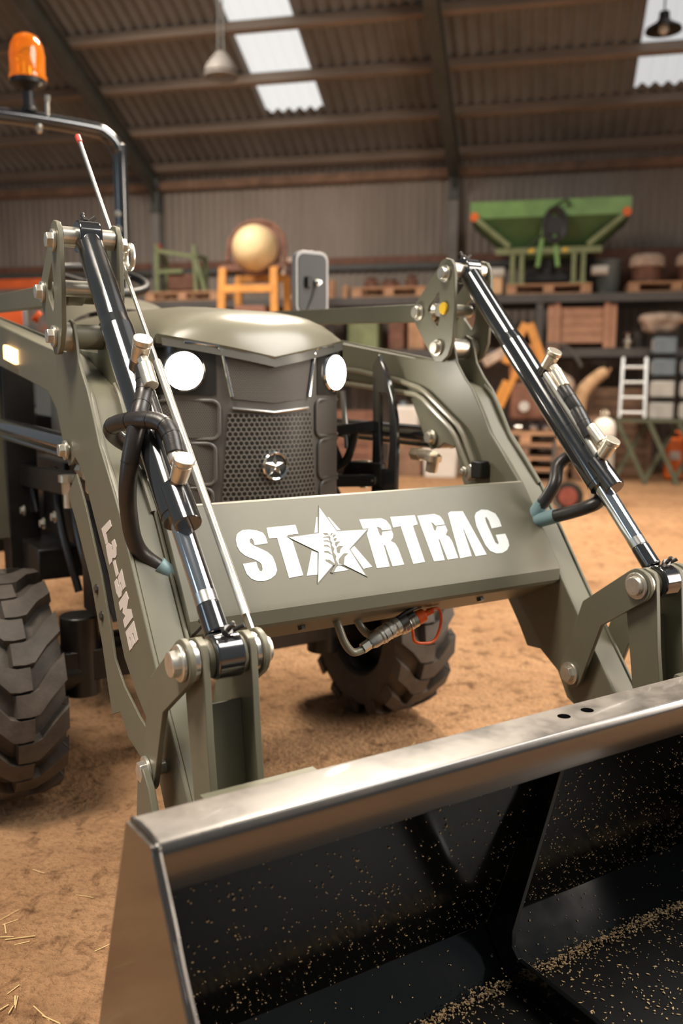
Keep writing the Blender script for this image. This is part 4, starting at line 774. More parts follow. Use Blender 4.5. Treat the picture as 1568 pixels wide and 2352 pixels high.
q = MB(); q.box((-0.30, 3.70, 1.37), (0.11, 0.06, 0.08)); T.part('control_box', q, GREYEDGE, bevel=0.008)
q = MB()
def fm(a, b, h): return Vector((a, h, b))
mo = rrect(0.706, 0.858, 1.400, 1.655, 0.034)
q.prism(mo, fm, 3.20, 3.235); mi = T.part('rear_view_mirror', q, GREYEDGE, bevel=0.010, seg=3)
q = MB(); q.prism(rrect(0.716, 0.848, 1.410, 1.643, 0.028), fm, 3.197, 3.205); T.part('mirror_back', q, MIRRORBACK, parent=mi, bevel=0.002)
q = MB(); bolt(q, (0.800, 3.196, 1.530), 0.009, 0.03, (0, -1, 0)); q.tube([(0.800, 3.185, 1.525), (0.775, 3.19, 1.46), (0.745, 3.195, 1.395)], 0.003, 8); T.part('mirror_bolt', q, STEEL, parent=mi)
q = MB(); q.box((0.762, 3.190, 1.530), (0.022, 0.02, 0.045)); q.tube([(0.74, 3.24, 1.42), (0.70, 3.26, 1.34), (0.50, 3.3, 1.18), (0.30, 3.4, 1.05)], 0.010, 10); T.part('mirror_stalk', q, BLACK, parent=mi)
# ------------------------------------------------------------------ things along the back wall (local frame: x along the wall, y towards it)
def bthing(name, label, cat, u, n, z=0.0, rot=0.0, group=None): return Thing(name, label, cat, B(u, n, z), ANG + rot, group, local=True)
RZ = 2.215; RZ2 = 1.565     # tops of the two rack levels
rk = bthing('pallet_rack', 'long grey two-level storage rack standing against the back wall', 'rack', -1.5, 11.2)
for i, x in enumerate((-4.75, -2.95, -1.20, 1.43, 3.9)):
    for y in (0.0, 0.95):
        m = MB(); ibeam(m, (x, y, 0), (x, y, 2.12), 0.085, 0.07, up=(0, 1, 0)); rk.part('rack_upright', m, RACKSTEEL, bevel=0.002)
for z in (2.16, 1.505):
    for y in (-0.03, 0.98):
        m = MB(); m.box((-0.3, y, z), (9.3, 0.05, 0.10)); rk.part('rack_beam', m, RACKSTEEL, bevel=0.004)
    m = MB()
    for j in range(9): m.box((-0.3, 0.05 + 0.11 * j, z + 0.045), (9.3, 0.095, 0.02))
    rk.part('rack_deck', m, TIMBER_DARK)
m = MB(); m.box((3.15, 0.45, 0.69), (1.0, 0.95, 0.05)); rk.part('rack_deck', m, TIMBER_DARK)
ob = bthing('orange_rack', 'orange-red steel beam of a rack far behind the tractor on the left', 'rack', -8.05, 11.15)
m = MB(); m.box((0, 0, 2.48), (3.0, 0.06, 0.13)); ob.part('rack_beam', m, RACKORANGE, bevel=0.004)
for x in (-1.4, 1.4): m = MB(); m.box((x, 0.0, 1.22), (0.10, 0.08, 2.44)); ob.part('rack_upright', m, RACKSTEEL)
def pallet(label, u, n, z, w=1.02, d=0.8, h=0.125, mt=TIMBER, grp=None, rot=0.0):
    t = bthing('pallet', label, 'pallet', u, n, z, rot, grp); m = MB()
    for j in range(5): m.box((0, -d / 2 + 0.05 + (d - 0.10) * j / 4, h - 0.011), (w, 0.115, 0.022))
    for y in (-d / 2 + 0.05, 0, d / 2 - 0.05): m.box((0, y, 0.010), (w, 0.095, 0.018))
    t.part('pallet_boards', m, mt, bevel=0.002)
    for x in (-w / 2 + 0.065, 0, w / 2 - 0.065):
        for y in (-d / 2 + 0.05, 0, d / 2 - 0.05): m = MB(); m.box((x, y, h / 2 - 0.002), (0.125, 0.10, h - 0.042)); t.part('pallet_block', m, mt, bevel=0.002)
    return t
pallet('timber pallet on the rack top under the green spreader', 0.02, 11.62, RZ)
# spreader
sp = bthing('fertiliser_spreader', 'bright green fertiliser spreader with a wide hopper standing on a pallet', 'spreader', 0.0, 11.6, RZ + 0.125)
def hop(x, y, z): return Vector((x, y, z))
m = MB(); top = [(-0.95, -0.34), (0.95, -0.34), (0.95, 0.46), (-0.95, 0.46)]
lv = [(1.0, 0.995), (1.0, 0.80)]
vs = []
for s_, z in lv: vs += [(x * s_, y * s_, z) for x, y in top]
m.add(vs, [(i, (i + 1) % 4, 4 + (i + 1) % 4, 4 + i) for i in range(4)])
vi = [(x * 0.985, y * 0.97, z) for z in (0.995, 0.80) for x, y in top]; m.add(vi, [(i, 4 + i, 4 + (i + 1) % 4, (i + 1) % 4) for i in range(4)])
sp.part('hopper_rim', m, SPREADGREEN, smooth=0)
m = MB(); vs = [(x, y, 0.80) for x, y in top] + [(x * 0.55, y * 0.5, 0.42) for x, y in top] + [(x * 0.30, y * 0.4, 0.34) for x, y in top]
m.add(vs, [(i, (i + 1) % 4, 4 + (i + 1) % 4, 4 + i) for i in range(4)] + [(4 + i, 4 + (i + 1) % 4, 8 + (i + 1) % 4, 8 + i) for i in range(4)] + [(8, 9, 10, 11)])
sp.part('hopper_funnel', m, SPREADSHADE, smooth=0)
for sg in (-1, 1):
    m = MB(); m.bar((sg * 0.86, -0.36, 0.78), (sg * 0.46, -0.36, 0.45), 0.06, 0.05, (0, 1, 0)); sp.part('hopper_brace', m, SAGE, bevel=0.003)
    m = MB(); m.cyl((sg * 0.895, -0.345, 0.815), (sg * 0.895, -0.375, 0.815), 0.052, n=24); sp.part('round_reflector', m, SAFETYORANGE, label='round orange reflector')
    for x in (0.42, 0.31): m = MB(); m.box((sg * x, -0.33, 0.19), (0.055, 0.06, 0.38)); m.box((sg * x, -0.33, 0.01), (0.10, 0.12, 0.02)); sp.part('spreader_leg', m, SAGE, bevel=0.003)
    m = MB(); m.box((sg * 0.20, -0.365, 0.395), (0.06, 0.02, 0.04)); sp.part('small_reflector', m, YELLOWCAP)
    m = MB(); m.cyl((sg * 0.52, -0.20, 0.165), (sg * 0.72, -0.20, 0.165), 0.062, n=24); sp.part('guard_tube', m, WHITEPL, bevel=0.004)
    m = MB(); m.bar((sg * 0.05, -0.36, 0.74), (sg * 0.12, -0.36, 0.20), 0.05, 0.04, (0, 1, 0)); sp.part('hitch_post', m, SPREADGREEN, bevel=0.003)
m = MB(); m.box((0, -0.34, 0.395), (1.26, 0.06, 0.075)); sp.part('frame_beam', m, SAGE, bevel=0.004)
m = MB(); m.cyl((0, 0, 0.06), (0, 0, 0.34), 0.10, n=24); m.box((0, 0, 0.10), (0.55, 0.30, 0.10)); sp.part('gearbox', m, DARKBITS, bevel=0.01)
m = MB()
for j in range(4): m.tube([Vector((0.07 + (0.10 + 0.012 * j) * math.cos(t), -0.39 - 0.012 * j, 0.68 + (0.15 + 0.02 * j) * math.sin(t))) for t in [2 * PI * i / 18 for i in range(18)]], 0.013, 8, closed=True, sub=2)
m.cyl((0.07, -0.36, 0.68), (0.07, -0.40, 0.68), 0.11, n=24); m.tube([(-0.02, -0.40, 0.60), (-0.14, -0.38, 0.52), (-0.24, -0.37, 0.42)], 0.012, 8); m.tube([(0.06, -0.40, 0.90), (0.2, -0.40, 0.97), (0.24, -0.38, 0.88)], 0.012, 8)
sp.part('coiled_hose', m, HOSE, smooth=60)
t = bthing('timber_block', 'short pale squared timber baulk on the rack beside the spreader pallet', 'timber', -0.64, 11.35, RZ)
m = MB(); m.box((-0.02, 0.1, 0.11), (0.25, 0.5, 0.20)); t.part('baulk', m, TIMBER_PALE, bevel=0.006)
m = MB(); m.box((-0.17, 0.14, 0.10), (0.055, 0.42, 0.16)); t.part('offcut', m, TIMBER_DARK, bevel=0.004)
t = bthing('plastic_bin', 'tall grey plastic bin on the rack behind the right end of the spreader pallet', 'bin', 0.75, 11.85, RZ)
m = MB(); m.lathe([(0.001, 0), (0.13, 0), (0.165, 0.42), (0.18, 0.43), (0.18, 0.46), (0.155, 0.46), (0.12, 0.03), (0.001, 0.03)], (0, 0, 0), n=28); t.part('bin_body', m, GREYPL)
pallet('timber pallet on the rack top carrying two rusty lidded pots', 1.50, 11.62, RZ, w=1.1)
def pot(label, u, w_, grp=None):
    t = bthing('lidded_pot', label, 'pot', u, 11.5, RZ + 0.125, 0, grp)
    m = MB(); m.lathe([(0.001, 0), (w_ * 0.80, 0), (w_ * 0.84, 0.19), (w_ * 0.88, 0.20), (0.001, 0.20)], (0, 0, 0), n=32); t.part('pot_body', m, RUST)
    m = MB(); m.lathe([(w_ * 0.86, 0.19), (w_, 0.20), (w_ * 1.02, 0.23), (w_ * 0.98, 0.31), (w_ * 0.8, 0.345), (0.001, 0.35)], (0, 0, 0), n=32); t.part('pot_lid', m, SACK)
pot('rusty round pot with a pale lid, left one on the pallet right of the spreader', 1.18, 0.205)
pot('rusty round pot with a pale lid, cut by the right edge of the photo', 1.72, 0.21)
t = bthing('timber_board', 'orange-brown board leaning along the wall behind the lidded pots', 'board', 1.7, 12.1, RZ)
m = MB(); m.box((0, 0, 0.32), (2.2, 0.04, 0.64)); t.part('board', m, RUST, bevel=0.004)
# middle of the rack: pallet with rusty scrap, logs
pallet('timber pallet on the rack top to the right of the mirror', -1.95, 11.6, RZ, w=0.95)
for j, (x, y, r_, h_) in enumerate(((-0.28, 0, 0.10, 0.15), (-0.02, -0.05, 0.13, 0.11), (0.24, 0.05, 0.09, 0.18))):
    t = bthing('machine_casting', ('small rusty casting at the left end of the middle pallet', 'flat rusty casting in the middle of the middle pallet', 'upright rusty casting at the right end of the middle pallet')[j], 'casting', -1.95 + x, 11.5 + y, RZ + 0.125)
    m = MB(); m.lathe([(0.001, 0), (r_, 0), (r_, h_ * 0.3), (r_ * 0.6, h_ * 0.45), (r_ * 0.55, h_ * 0.9), (r_ * 0.75, h_), (0.001, h_)], (0, 0, 0), n=20); t.part('casting_body', m, RUST, bevel=0.006)
    m = MB(); m.cyl((-r_ * 0.9, 0, h_ * 0.6), (r_ * 0.9, 0, h_ * 0.6), 0.03, n=14); t.part('casting_boss', m, RUST)
for j, (u, h_, d_) in enumerate(((-2.74, 0.24, 0.055), (-2.55, 0.17, 0.06))):
    t = bthing('wood_post', ('upright pale log on the rack just right of the mirror', 'shorter upright log next to the one beside the mirror')[j], 'log', u, 11.4, RZ)
    m = MB(); m.cyl((0, 0, 0), (0.01, 0, h_), d_, d_ * 0.9, n=16); t.part('log', m, TIMBER, bevel=0.004); m = MB(); m.cyl((0.01, 0, h_), (0.01, 0, h_ + 0.004), d_ * 0.8, n=16); t.part('log_end', m, TIMBER_PALE)
pallet('timber pallet on the rack top carrying the faded green steel frame', -4.75, 11.6, RZ, w=1.05)
t = bthing('implement_stand', 'faded green welded steel frame standing on the far left pallet', 'stand', -4.92, 11.55, RZ + 0.132)
for a, b in (((-0.33, 0, 0), (-0.33, 0, 0.66)), ((0.24, 0, 0), (0.22, 0, 0.64)), ((-0.33, 0, 0.58), (0.26, 0, 0.48)), ((-0.33, 0, 0.30), (0.05, 0, 0.30)), ((-0.33, 0.3, 0), (-0.33, 0.3, 0.5)), ((0.26, 0.3, 0), (0.26, 0.3, 0.5)), ((-0.33, 0, 0.5), (-0.33, 0.3, 0.5)), ((0.24, 0, 0.5), (0.26, 0.3, 0.5)), ((0.24, 0, 0.45), (0.38, 0, 0.0))):
    m = MB(); m.bar(a, b, 0.05, 0.06, (0, 1, 0)); t.part('frame_bar', m, SAGE, bevel=0.003)
m = MB(); m.box((0.0, 0.15, 0.16), (0.40, 0.24, 0.22)); t.part('frame_motor', m, RUST, bevel=0.02)
t = bthing('red_tag', 'small red tag hung on the grey column above the green frame', 'tag', -5.60, 12.36, 3.10)
m = MB(); m.box((0, 0, 0), (0.10, 0.03, 0.10)); t.part('tag_plate', m, REDTIP, bevel=0.01)
# concrete mixer in front of the rack
t = bthing('concrete_mixer', 'concrete mixer with a cream drum on a yellow-orange frame behind the bonnet', 'mixer', -3.38, 10.0)
m = MB(); prof = [(0.001, 0.31), (0.10, 0.30), (0.17, 0.26), (0.235, 0.16), (0.265, 0.04), (0.255, -0.06), (0.18, -0.24), (0.165, -0.25), (0.15, -0.24), (0.22, -0.06), (0.001, 0.2)]
m.lathe(prof, (0.07, 0, 2.67), (0.03, -0.40, 0.06), n=36); t.part('mixer_drum', m, CREAM, smooth=50)
m = MB(); m.lathe([(0.262, -0.06), (0.30, -0.05), (0.30, 0.0), (0.262, 0.01)], (0.07, 0, 2.67), (0.03, -0.40, 0.06), n=36, closed=True); t.part('drum_gear_ring', m, RUST)
m = MB(); m.tube([(-0.30, 0.05, 2.55), (-0.27, 0.1, 2.80), (-0.12, 0.12, 2.965), (0.07, 0.12, 3.0), (0.25, 0.12, 2.95), (0.38, 0.1, 2.78), (0.40, 0.05, 2.5)], 0.028, 10); t.part('drum_yoke', m, RUST)
m = MB(); m.box((0.12, 0.2, 2.97), (0.16, 0.08, 0.05)); t.part('yoke_clamp', m, REDTIP, bevel=0.01)
for a, b in (((-0.30, -0.1, 2.45), (-0.40, -0.15, 0.0)), ((0.32, -0.1, 2.45), (0.36, -0.15, 0.0)), ((-0.28, 0.4, 2.40), (-0.36, 0.5, 0.0)), ((0.32, 0.4, 2.40), (0.38, 0.5, 0.0))):
    m = MB(); m.bar(a, b, 0.085, 0.06, (0, 1, 0)); t.part('mixer_leg', m, ORANGEYEL, bevel=0.004)
for z, y in ((2.21, -0.12), (1.55, -0.13), (2.38, 0.4)): m = MB(); m.box((0.01, y, z), (0.64, 0.05, 0.085)); t.part('cross_bar', m, ORANGEYEL, bevel=0.004)
m = MB(); m.box((0.02, 0.0, 2.455), (0.74, 0.12, 0.07)); t.part('drum_cradle', m, RUST, bevel=0.01)
m = MB(); m.box((0.0, 0.15, 1.85), (0.40, 0.40, 0.36)); t.part('motor_box', m, RUST, bevel=0.03)
t = bthing('steel_radiator', 'pale grey upright radiator frame beside the mixer on the rack', 'radiator', -3.28, 11.5, RZ)
for x in (-0.14, 0.14): m = MB(); m.box((x, 0, 0.29), (0.05, 0.06, 0.58)); t.part('radiator_post', m, SACK, bevel=0.006)
for z in (0.05, 0.53): m = MB(); m.box((0, 0, z), (0.28, 0.06, 0.06)); t.part('radiator_rail', m, SACK, bevel=0.006)
m = MB()
for j in range(7): m.box((-0.09 + 0.03 * j, 0, 0.29), (0.008, 0.04, 0.44))
t.part('radiator_fins', m, RUST)
# lower rack level
t = bthing('wooden_crate', 'large wooden slatted crate with corner posts on the lower rack level', 'crate', 0.43, 11.55, RZ2)
m = MB()
for j in range(4): m.box((0, -0.30, 0.115 + 0.108 * j), (0.74, 0.022, 0.102)); m.box((0, 0.30, 0.115 + 0.108 * j), (0.74, 0.022, 0.102)); m.box((-0.38, 0, 0.115 + 0.108 * j), (0.022, 0.6, 0.102)); m.box((0.38, 0, 0.115 + 0.108 * j), (0.022, 0.6, 0.102))
m.box((0, 0, 0.07), (0.76, 0.6, 0.02)); t.part('crate_slats', m, CRATEWOOD, bevel=0.002)
for x in (-0.36, 0.36): m = MB(); m.box((x, -0.32, 0.26), (0.09, 0.03, 0.52)); t.part('crate_batten', m, CRATEWOOD, bevel=0.003)
for x in (-0.29, 0.29): m = MB(); m.box((x, -0.345, 0.27), (0.07, 0.02, 0.54)); t.part('crate_batten', m, CRATEWOOD, bevel=0.003)
for x in (-0.33, 0.33): m = MB(); m.box((x, 0, 0.03), (0.09, 0.62, 0.06)); t.part('crate_runner', m, CRATEWOOD, bevel=0.003)
def lump(m, c, r, sz, sd, n=14):
    random.seed(sd); ph = [random.uniform(0, 6.28) for _ in range(6)]
    def fn(a, b):
        th = 2 * PI * a; fi = PI * b; d = 1 + 0.16 * math.sin(3 * th + ph[0]) * math.sin(fi) + 0.12 * math.sin(2 * fi * 2 + ph[1]) + 0.10 * math.sin(5 * th + ph[2]) * math.sin(2 * fi)
        return Vector(c) + Vector((r * d * sz[0] * math.sin(fi) * math.cos(th), r * d * sz[1] * math.sin(fi) * math.sin(th), r * d * sz[2] * math.cos(fi)))
    return m.grid(fn, n * 2, n)
t = bthing('stuffed_sack', 'lumpy pale sack slumped on top of the stacked cans', 'sack', 1.32, 11.25, RZ2 + 0.20)
m = MB(); lump(m, (0, 0, 0.10), 0.2, (1.25, 0.9, 0.62), 3); t.part('sack_body', m, SACK, smooth=60)
m = MB(); lump(m, (0.30, 0, 0.12), 0.09, (1.3, 0.8, 0.5), 4); t.part('sack_neck', m, TIMBER, smooth=60)
t = bthing('brass_valve', 'small brass-coloured valve on the lower rack right of the crate', 'valve', 0.98, 11.3, RZ2)
m = MB(); m.lathe([(0.001, 0), (0.05, 0), (0.03, 0.03), (0.055, 0.06), (0.055, 0.10), (0.02, 0.12), (0.02, 0.17), (0.001, 0.175)], (0, 0, 0), n=18); t.part('valve_body', m, BRASSY)
m = MB(); m.tube([Vector((0.045 * math.cos(a), 0.045 * math.sin(a), 0.175)) for a in [2 * PI * i / 12 for i in range(12)]], 0.008, 8, closed=True, sub=2); t.part('valve_handwheel', m, RUST)
t = bthing('tin_bucket', 'dark tin bucket on the lower rack between the valve and the sack', 'bucket', 1.12, 11.5, RZ2)
m = MB(); m.lathe([(0.001, 0), (0.075, 0), (0.10, 0.2), (0.105, 0.2), (0.105, 0.21), (0.092, 0.21), (0.07, 0.01), (0.001, 0.01)], (0, 0, 0), n=22); t.part('bucket_body', m, RACKSTEEL)
m = MB(); m.tube([(-0.10, 0, 0.2), (-0.07, 0, 0.29), (0, 0, 0.32), (0.07, 0, 0.29), (0.10, 0, 0.2)], 0.006, 8); t.part('bail_handle', m, RACKSTEEL)
grp = 'stacked plastic cans by the ladder'
lab = {(0, 0): 'bottom can of the left stack right of the ladder', (0, 1): 'second can up in the left stack right of the ladder', (0, 2): 'third can up in the left stack right of the ladder', (0, 3): 'topmost can of the left stack, under the lumpy sack',
       (1, 0): 'bottom can of the stack at the right edge of the photo', (1, 1): 'second can up in the stack at the right edge of the photo', (1, 2): 'third can up in the stack at the right edge of the photo'}
can0 = None; canw = None
for (c_, r_), lb in lab.items():
    lit = r_ < 2; src = canw if lit else can0; z0 = 0.715 + 0.252 * r_; loc = B(1.37 + 0.33 * c_, 11.05, z0)  # the flag picks the can colour: pale below, blue-grey above
    if src is None:
        t = bthing('plastic_can', '', 'can', 0, 11); mm = CANWHITE if lit else BLUEGREY
        m = MB(); m.box((0, 0, 0.105), (0.265, 0.26, 0.21)); t.part('can_body', m, mm, bevel=0.025, seg=3)
        m = MB(); m.box((0, 0, 0.010), (0.285, 0.28, 0.02)); m.box((0, 0, 0.222), (0.28, 0.27, 0.02)); t.part('can_rim', m, BLACK, bevel=0.004)
        m = MB(); m.tube([(-0.07, 0, 0.22), (-0.05, 0, 0.242), (0.05, 0, 0.242), (0.07, 0, 0.22)], 0.006, 8); t.part('can_handle', m, BLACK)
        m = MB(); m.box((-0.136, -0.05, 0.11), (0.006, 0.10, 0.13)); t.part('can_label', m, WHITEPL)
        root = t.o; root['group'] = grp
        if lit: canw = root
        else: can0 = root
    else: root = copy_tree(src)
    root.location = loc; root.rotation_euler = (0, 0, ANG); root['label'] = ('pale ' if lit else 'blue-grey ') + lb
# things on the floor in front of the rack
for j in range(4):
    pallet(('bottom pallet of the stack under the orange machine', 'second pallet up under the orange machine', 'third pallet up under the orange machine', 'topmost pallet of the stack carrying the orange machine')[j], -0.20 + 0.02 * (j % 2), 10.75, 0.142 * j, w=1.0 - 0.05 * (j % 2), d=0.8, h=0.14, mt=(TIMBER_DARK, TIMBER, TIMBER_DARK, TIMBER)[j], grp='pallets stacked under the orange machine')
t = bthing('cultivator', 'rusty orange machine with an A-shaped headstock on stacked pallets', 'machine', -0.15, 10.65, 0.568)
for a, b in (((-0.30, 0, 0.80), (-0.07, 0.05, 1.26)), ((0.17, 0, 0.72), (-0.03, 0.05, 1.26))): m = MB(); m.bar(a, b, 0.10, 0.08, (0, 1, 0)); t.part('headstock_leg', m, ORANGEYEL, bevel=0.006)
m = MB(); m.prism([(-0.24, 0.62), (0.26, 0.60), (0.20, 0.86), (0.06, 1.02), (-0.14, 1.02), (-0.25, 0.84)], lambda a, b, h: Vector((a, h, b)), 0.0, 0.10, holes=[arc((0.01, 0.80), 0.085, 0, 2 * PI * 0.95, 16)]); t.part('headstock_plate', m, RUSTORANGE, bevel=0.006)
m = MB(); m.bar((-0.55, 0.05, 0.80), (-0.20, 0.05, 1.0), 0.16, 0.12); t.part('side_panel', m, SACK, bevel=0.02)
m = MB(); m.box((-0.02, 0.12, 0.36), (0.42, 0.30, 0.44)); t.part('machine_body', m, RUST, bevel=0.04)
m = MB(); m.bar((-0.50, 0, 0.10), (-0.28, 0, 0.60), 0.07, 0.07, (0, 1, 0)); m.bar((-0.34, 0, 0.28), (-0.12, 0, 0.80), 0.07, 0.07, (0, 1, 0)); t.part('tine_arm', m, ORANGEYEL, bevel=0.005, split=1)
m = MB()
for x in (-0.16, 0.02, 0.17): m.cyl((x, -0.08, 0.05), (x + 0.08, -0.08, 0.05), 0.036, n=16)
t.part('roller', m, CHROME, split=1)
m = MB(); m.cyl((-0.06, -0.082, 0.30), (-0.06, -0.10, 0.30), 0.06, n=20); t.part('round_plate', m, CANWHITE)
m = MB(); lump(m, (0.30, 0.1, 0.52), 0.20, (0.9, 0.6, 1.0), 9); t.part('seat_cover', m, SACK, smooth=60)
m = MB(); m.tube([(0.16, 0, 1.02), (0.38, 0.05, 1.0), (0.52, 0.05, 0.86), (0.58, 0.05, 0.76)], 0.022, 10); t.part('bent_tube', m, RACKSTEEL)
m = MB(); m.tube([(0.20, 0.05, 0.20), (0.40, 0.05, 0.30), (0.52, 0.05, 0.10), (0.56, 0.05, 0.02)], 0.03, 10); t.part('bent_tube', m, RUST)
t = bthing('log', 'pale crooked log sticking up behind the black cylinder on the right', 'log', 0.56, 10.95, 0.606)
m = MB(); m.tube([(-0.16, 0, 0.12), (-0.10, 0, 0.42), (0.08, 0, 0.62), (0.17, 0, 0.67)], lambda s_: 0.10 - 0.035 * s_, 14); t.part('log_trunk', m, TIMBER_PALE, smooth=60)
m = MB(); m.cyl((0.17, 0, 0.67), (0.195, 0, 0.655), 0.066, 0.062, n=16); t.part('log_end', m, TIMBER)
m = MB(); lump(m, (-0.05, 0, 0.06), 0.20, (1.1, 0.9, 0.5), 12); t.part('root_flare', m, TIMBER_DARK, smooth=60)
t = bthing('timber_box', 'low dark timber box that carries the crooked log', 'box', 0.58, 10.95, 0)
m = MB(); m.box((0, 0, 0.28), (0.42, 0.5, 0.56)); t.part('box_body', m, TIMBER_DARK, bevel=0.005)
t = bthing('bench', 'dark olive folding trestle bench under the ladder', 'trestle', 1.20, 10.55)
for x0 in (-0.36, -0.02, 0.30):
    for a, b in (((x0, -0.12, 0.70), (x0 + 0.34, -0.12, 0.0)), ((x0 + 0.34, 0.12, 0.70), (x0, 0.12, 0.0))): m = MB(); m.bar(a, b, 0.05, 0.05, (0, 1, 0)); t.part('trestle_leg', m, OLIVEWOOD, bevel=0.003)
m = MB(); m.box((0.14, 0, 0.72), (1.1, 0.30, 0.03)); t.part('trestle_top', m, OLIVEWOOD, bevel=0.003)
t = bthing('ladder', 'short aluminium ladder standing on the trestle bench', 'ladder', 0.99, 10.45, 0.75)
for sg in (-1, 1): m = MB(); m.bar((sg * 0.135, -0.02, 0.0), (sg * 0.125 + 0.012, 0.10, 0.68), 0.036, 0.05, (0, 1, 0)); t.part('ladder_rail', m, ALU, bevel=0.004)
for j in range(4): z = 0.06 + 0.17 * j; m = MB(); m.cyl((-0.13, -0.02 + 0.17 * z, z), (0.135, -0.02 + 0.17 * z, z), 0.020, n=14); t.part('ladder_rung', m, ALU)
t = bthing('fuel_can', 'orange-red fuel can on the floor behind the trestle legs', 'can', 1.54, 10.98)
m = MB(); m.box((0, 0, 0.26), (0.22, 0.16, 0.50)); t.part('can_body', m, SAFETYORANGE, bevel=0.05, seg=4)
m = MB(); m.box((0, -0.083, 0.30), (0.12, 0.006, 0.10)); t.part('can_label', m, WHITEPL); m = MB(); m.tube([(-0.06, 0, 0.51), (-0.04, 0, 0.57), (0.05, 0, 0.57), (0.07, 0, 0.51)], 0.014, 10); t.part('can_handle', m, SAFETYORANGE)
t = bthing('gas_bottle', 'grey gas bottle with a white shoulder standing on the floor', 'gas bottle', 0.56, 8.4)
m = MB(); m.lathe([(0.001, 0), (0.095, 0), (0.102, 0.02), (0.102, 0.68), (0.001, 0.68)], (0, 0, 0), n=32); t.part('bottle_body', m, GASGREY)
m = MB(); m.lathe([(0.102, 0.67), (0.103, 0.74), (0.085, 0.79), (0.045, 0.82), (0.001, 0.825)], (0, 0, 0), n=32); t.part('bottle_shoulder', m, WHITEPL)
m = MB(); m.cyl((0, 0, 0.82), (0, 0, 0.87), 0.022, n=12); m.cyl((-0.035, 0, 0.86), (0.035, 0, 0.86), 0.014, n=12); m.cyl((0, 0, 0.87), (0, 0, 0.895), 0.03, n=12); t.part('bottle_valve', m, BRASSY)
t = bthing('sack_truck', 'dark sack truck with a red wheel beside the gas bottle', 'trolley', 0.24, 8.05)
m = MB(); m.lathe([(0.001, -0.025), (0.035, -0.025), (0.085, -0.035), (0.12, -0.03), (0.13, 0), (0.12, 0.03), (0.085, 0.035), (0.035, 0.025), (0.001, 0.025)], (0.02, 0, 0.13), (0.25, 1, 0), n=28); t.part('wheel', m, BLACK)
m = MB(); m.lathe([(0.001, -0.04), (0.082, -0.040), (0.086, -0.03), (0.086, 0.03), (0.082, 0.04), (0.001, 0.04)], (0.02, 0, 0.13), (0.25, 1, 0), n=24); t.part('wheel_hub', m, DULLRED)
m = MB(); m.tube([(-0.12, 0, 0.62), (-0.13, 0, 0.30), (-0.12, 0, 0.10), (-0.06, 0, 0.03), (0.12, 0, 0.03)], 0.017, 10); t.part('trolley_tube', m, RACKSTEEL)
t = bthing('water_container', 'white plastic container on the shelf edge behind the loader knee', 'container', -1.62, 10.8, 0.40)
m = MB(); m.box((0, 0, 0.23), (0.30, 0.28, 0.46)); t.part('container_body', m, WHITEPL, bevel=0.04, seg=3); m = MB(); m.cyl((-0.06, 0, 0.46), (-0.06, 0, 0.51), 0.04, n=18); t.part('container_cap', m, BLUEGREY)
t = bthing('storage_box', 'dark low box carrying the white plastic container', 'box', -1.62, 10.85, 0.0)
m = MB(); m.box((0, 0, 0.2), (0.40, 0.45, 0.40)); t.part('box_body', m, TIMBER_DARK, bevel=0.005)
t = bthing('white_tub', 'square white tub on the floor behind the lift cylinder', 'tub', -1.18, 10.7, 0.0)
m = MB(); m.prism([(-0.19, 0.0), (0.19, 0.0), (0.21, 0.40), (-0.21, 0.40)], lambda a, b, h: Vector((a, h, b)), -0.18, 0.18); t.part('tub_body', m, WHITEPL, bevel=0.015); m = MB(); m.box((0, 0, 0.405), (0.45, 0.40, 0.03)); t.part('tub_lid', m, WHITEPL, bevel=0.008)
for j, (u, z, w_, h_, mt, nm, lb) in enumerate(((-2.30, RZ2, 0.40, 0.34, SAGE, 'storage_box', 'faded green box on the lower rack behind the link bar'), (-1.86, RZ2, 0.20, 0.46, RUST, 'storage_box', 'narrow rusty upright box on the lower rack'), (-1.60, RZ2, 0.22, 0.38, TIMBER, 'cardboard_box', 'upright brown carton on the lower rack'), (-1.30, RZ2, 0.26, 0.22, WHITEPL, 'plastic_tub', 'pale plastic tub on the lower rack behind the bell crank'), (-0.95, RZ2, 0.34, 0.42, TIMBER_DARK, 'wooden_box', 'dark wooden box on the lower rack left of the rack upright'))):
    t = bthing(nm, lb, 'box', u, 11.5, z); m = MB(); m.box((0, 0, h_ / 2), (w_, 0.4, h_)); t.part('box_body', m, mt, bevel=0.012)
    m = MB(); m.box((0, 0, h_ + 0.01), (w_ * 1.04, 0.42, 0.025)); t.part('box_lid', m, mt, bevel=0.006)
for j, (u, n, h_, w_) in enumerate(((-2.45, 10.8, 0.8, 0.9), (0.95, 11.75, 1.1, 0.8))):
    t = bthing('wooden_box', ('wide brown wooden box on the floor behind the front wheel', 'dark wooden box on the floor behind the ladder')[j], 'box', u, n, 0)
    m = MB()
    for q_ in range(int(h_ / 0.12)): m.box((0, -0.24, 0.06 + 0.12 * q_), (w_, 0.02, 0.108))
    m.box((0, 0.02, h_ / 2), (w_, 0.48, h_ * 0.98)); t.part('box_planks', m, RUST if j < 1 else TIMBER_DARK, bevel=0.003)
    for x in (-w_ / 2 + 0.04, w_ / 2 - 0.04): m = MB(); m.box((x, -0.262, h_ / 2), (0.07, 0.022, h_)); t.part('box_batten', m, RUST if j < 1 else TIMBER_DARK)
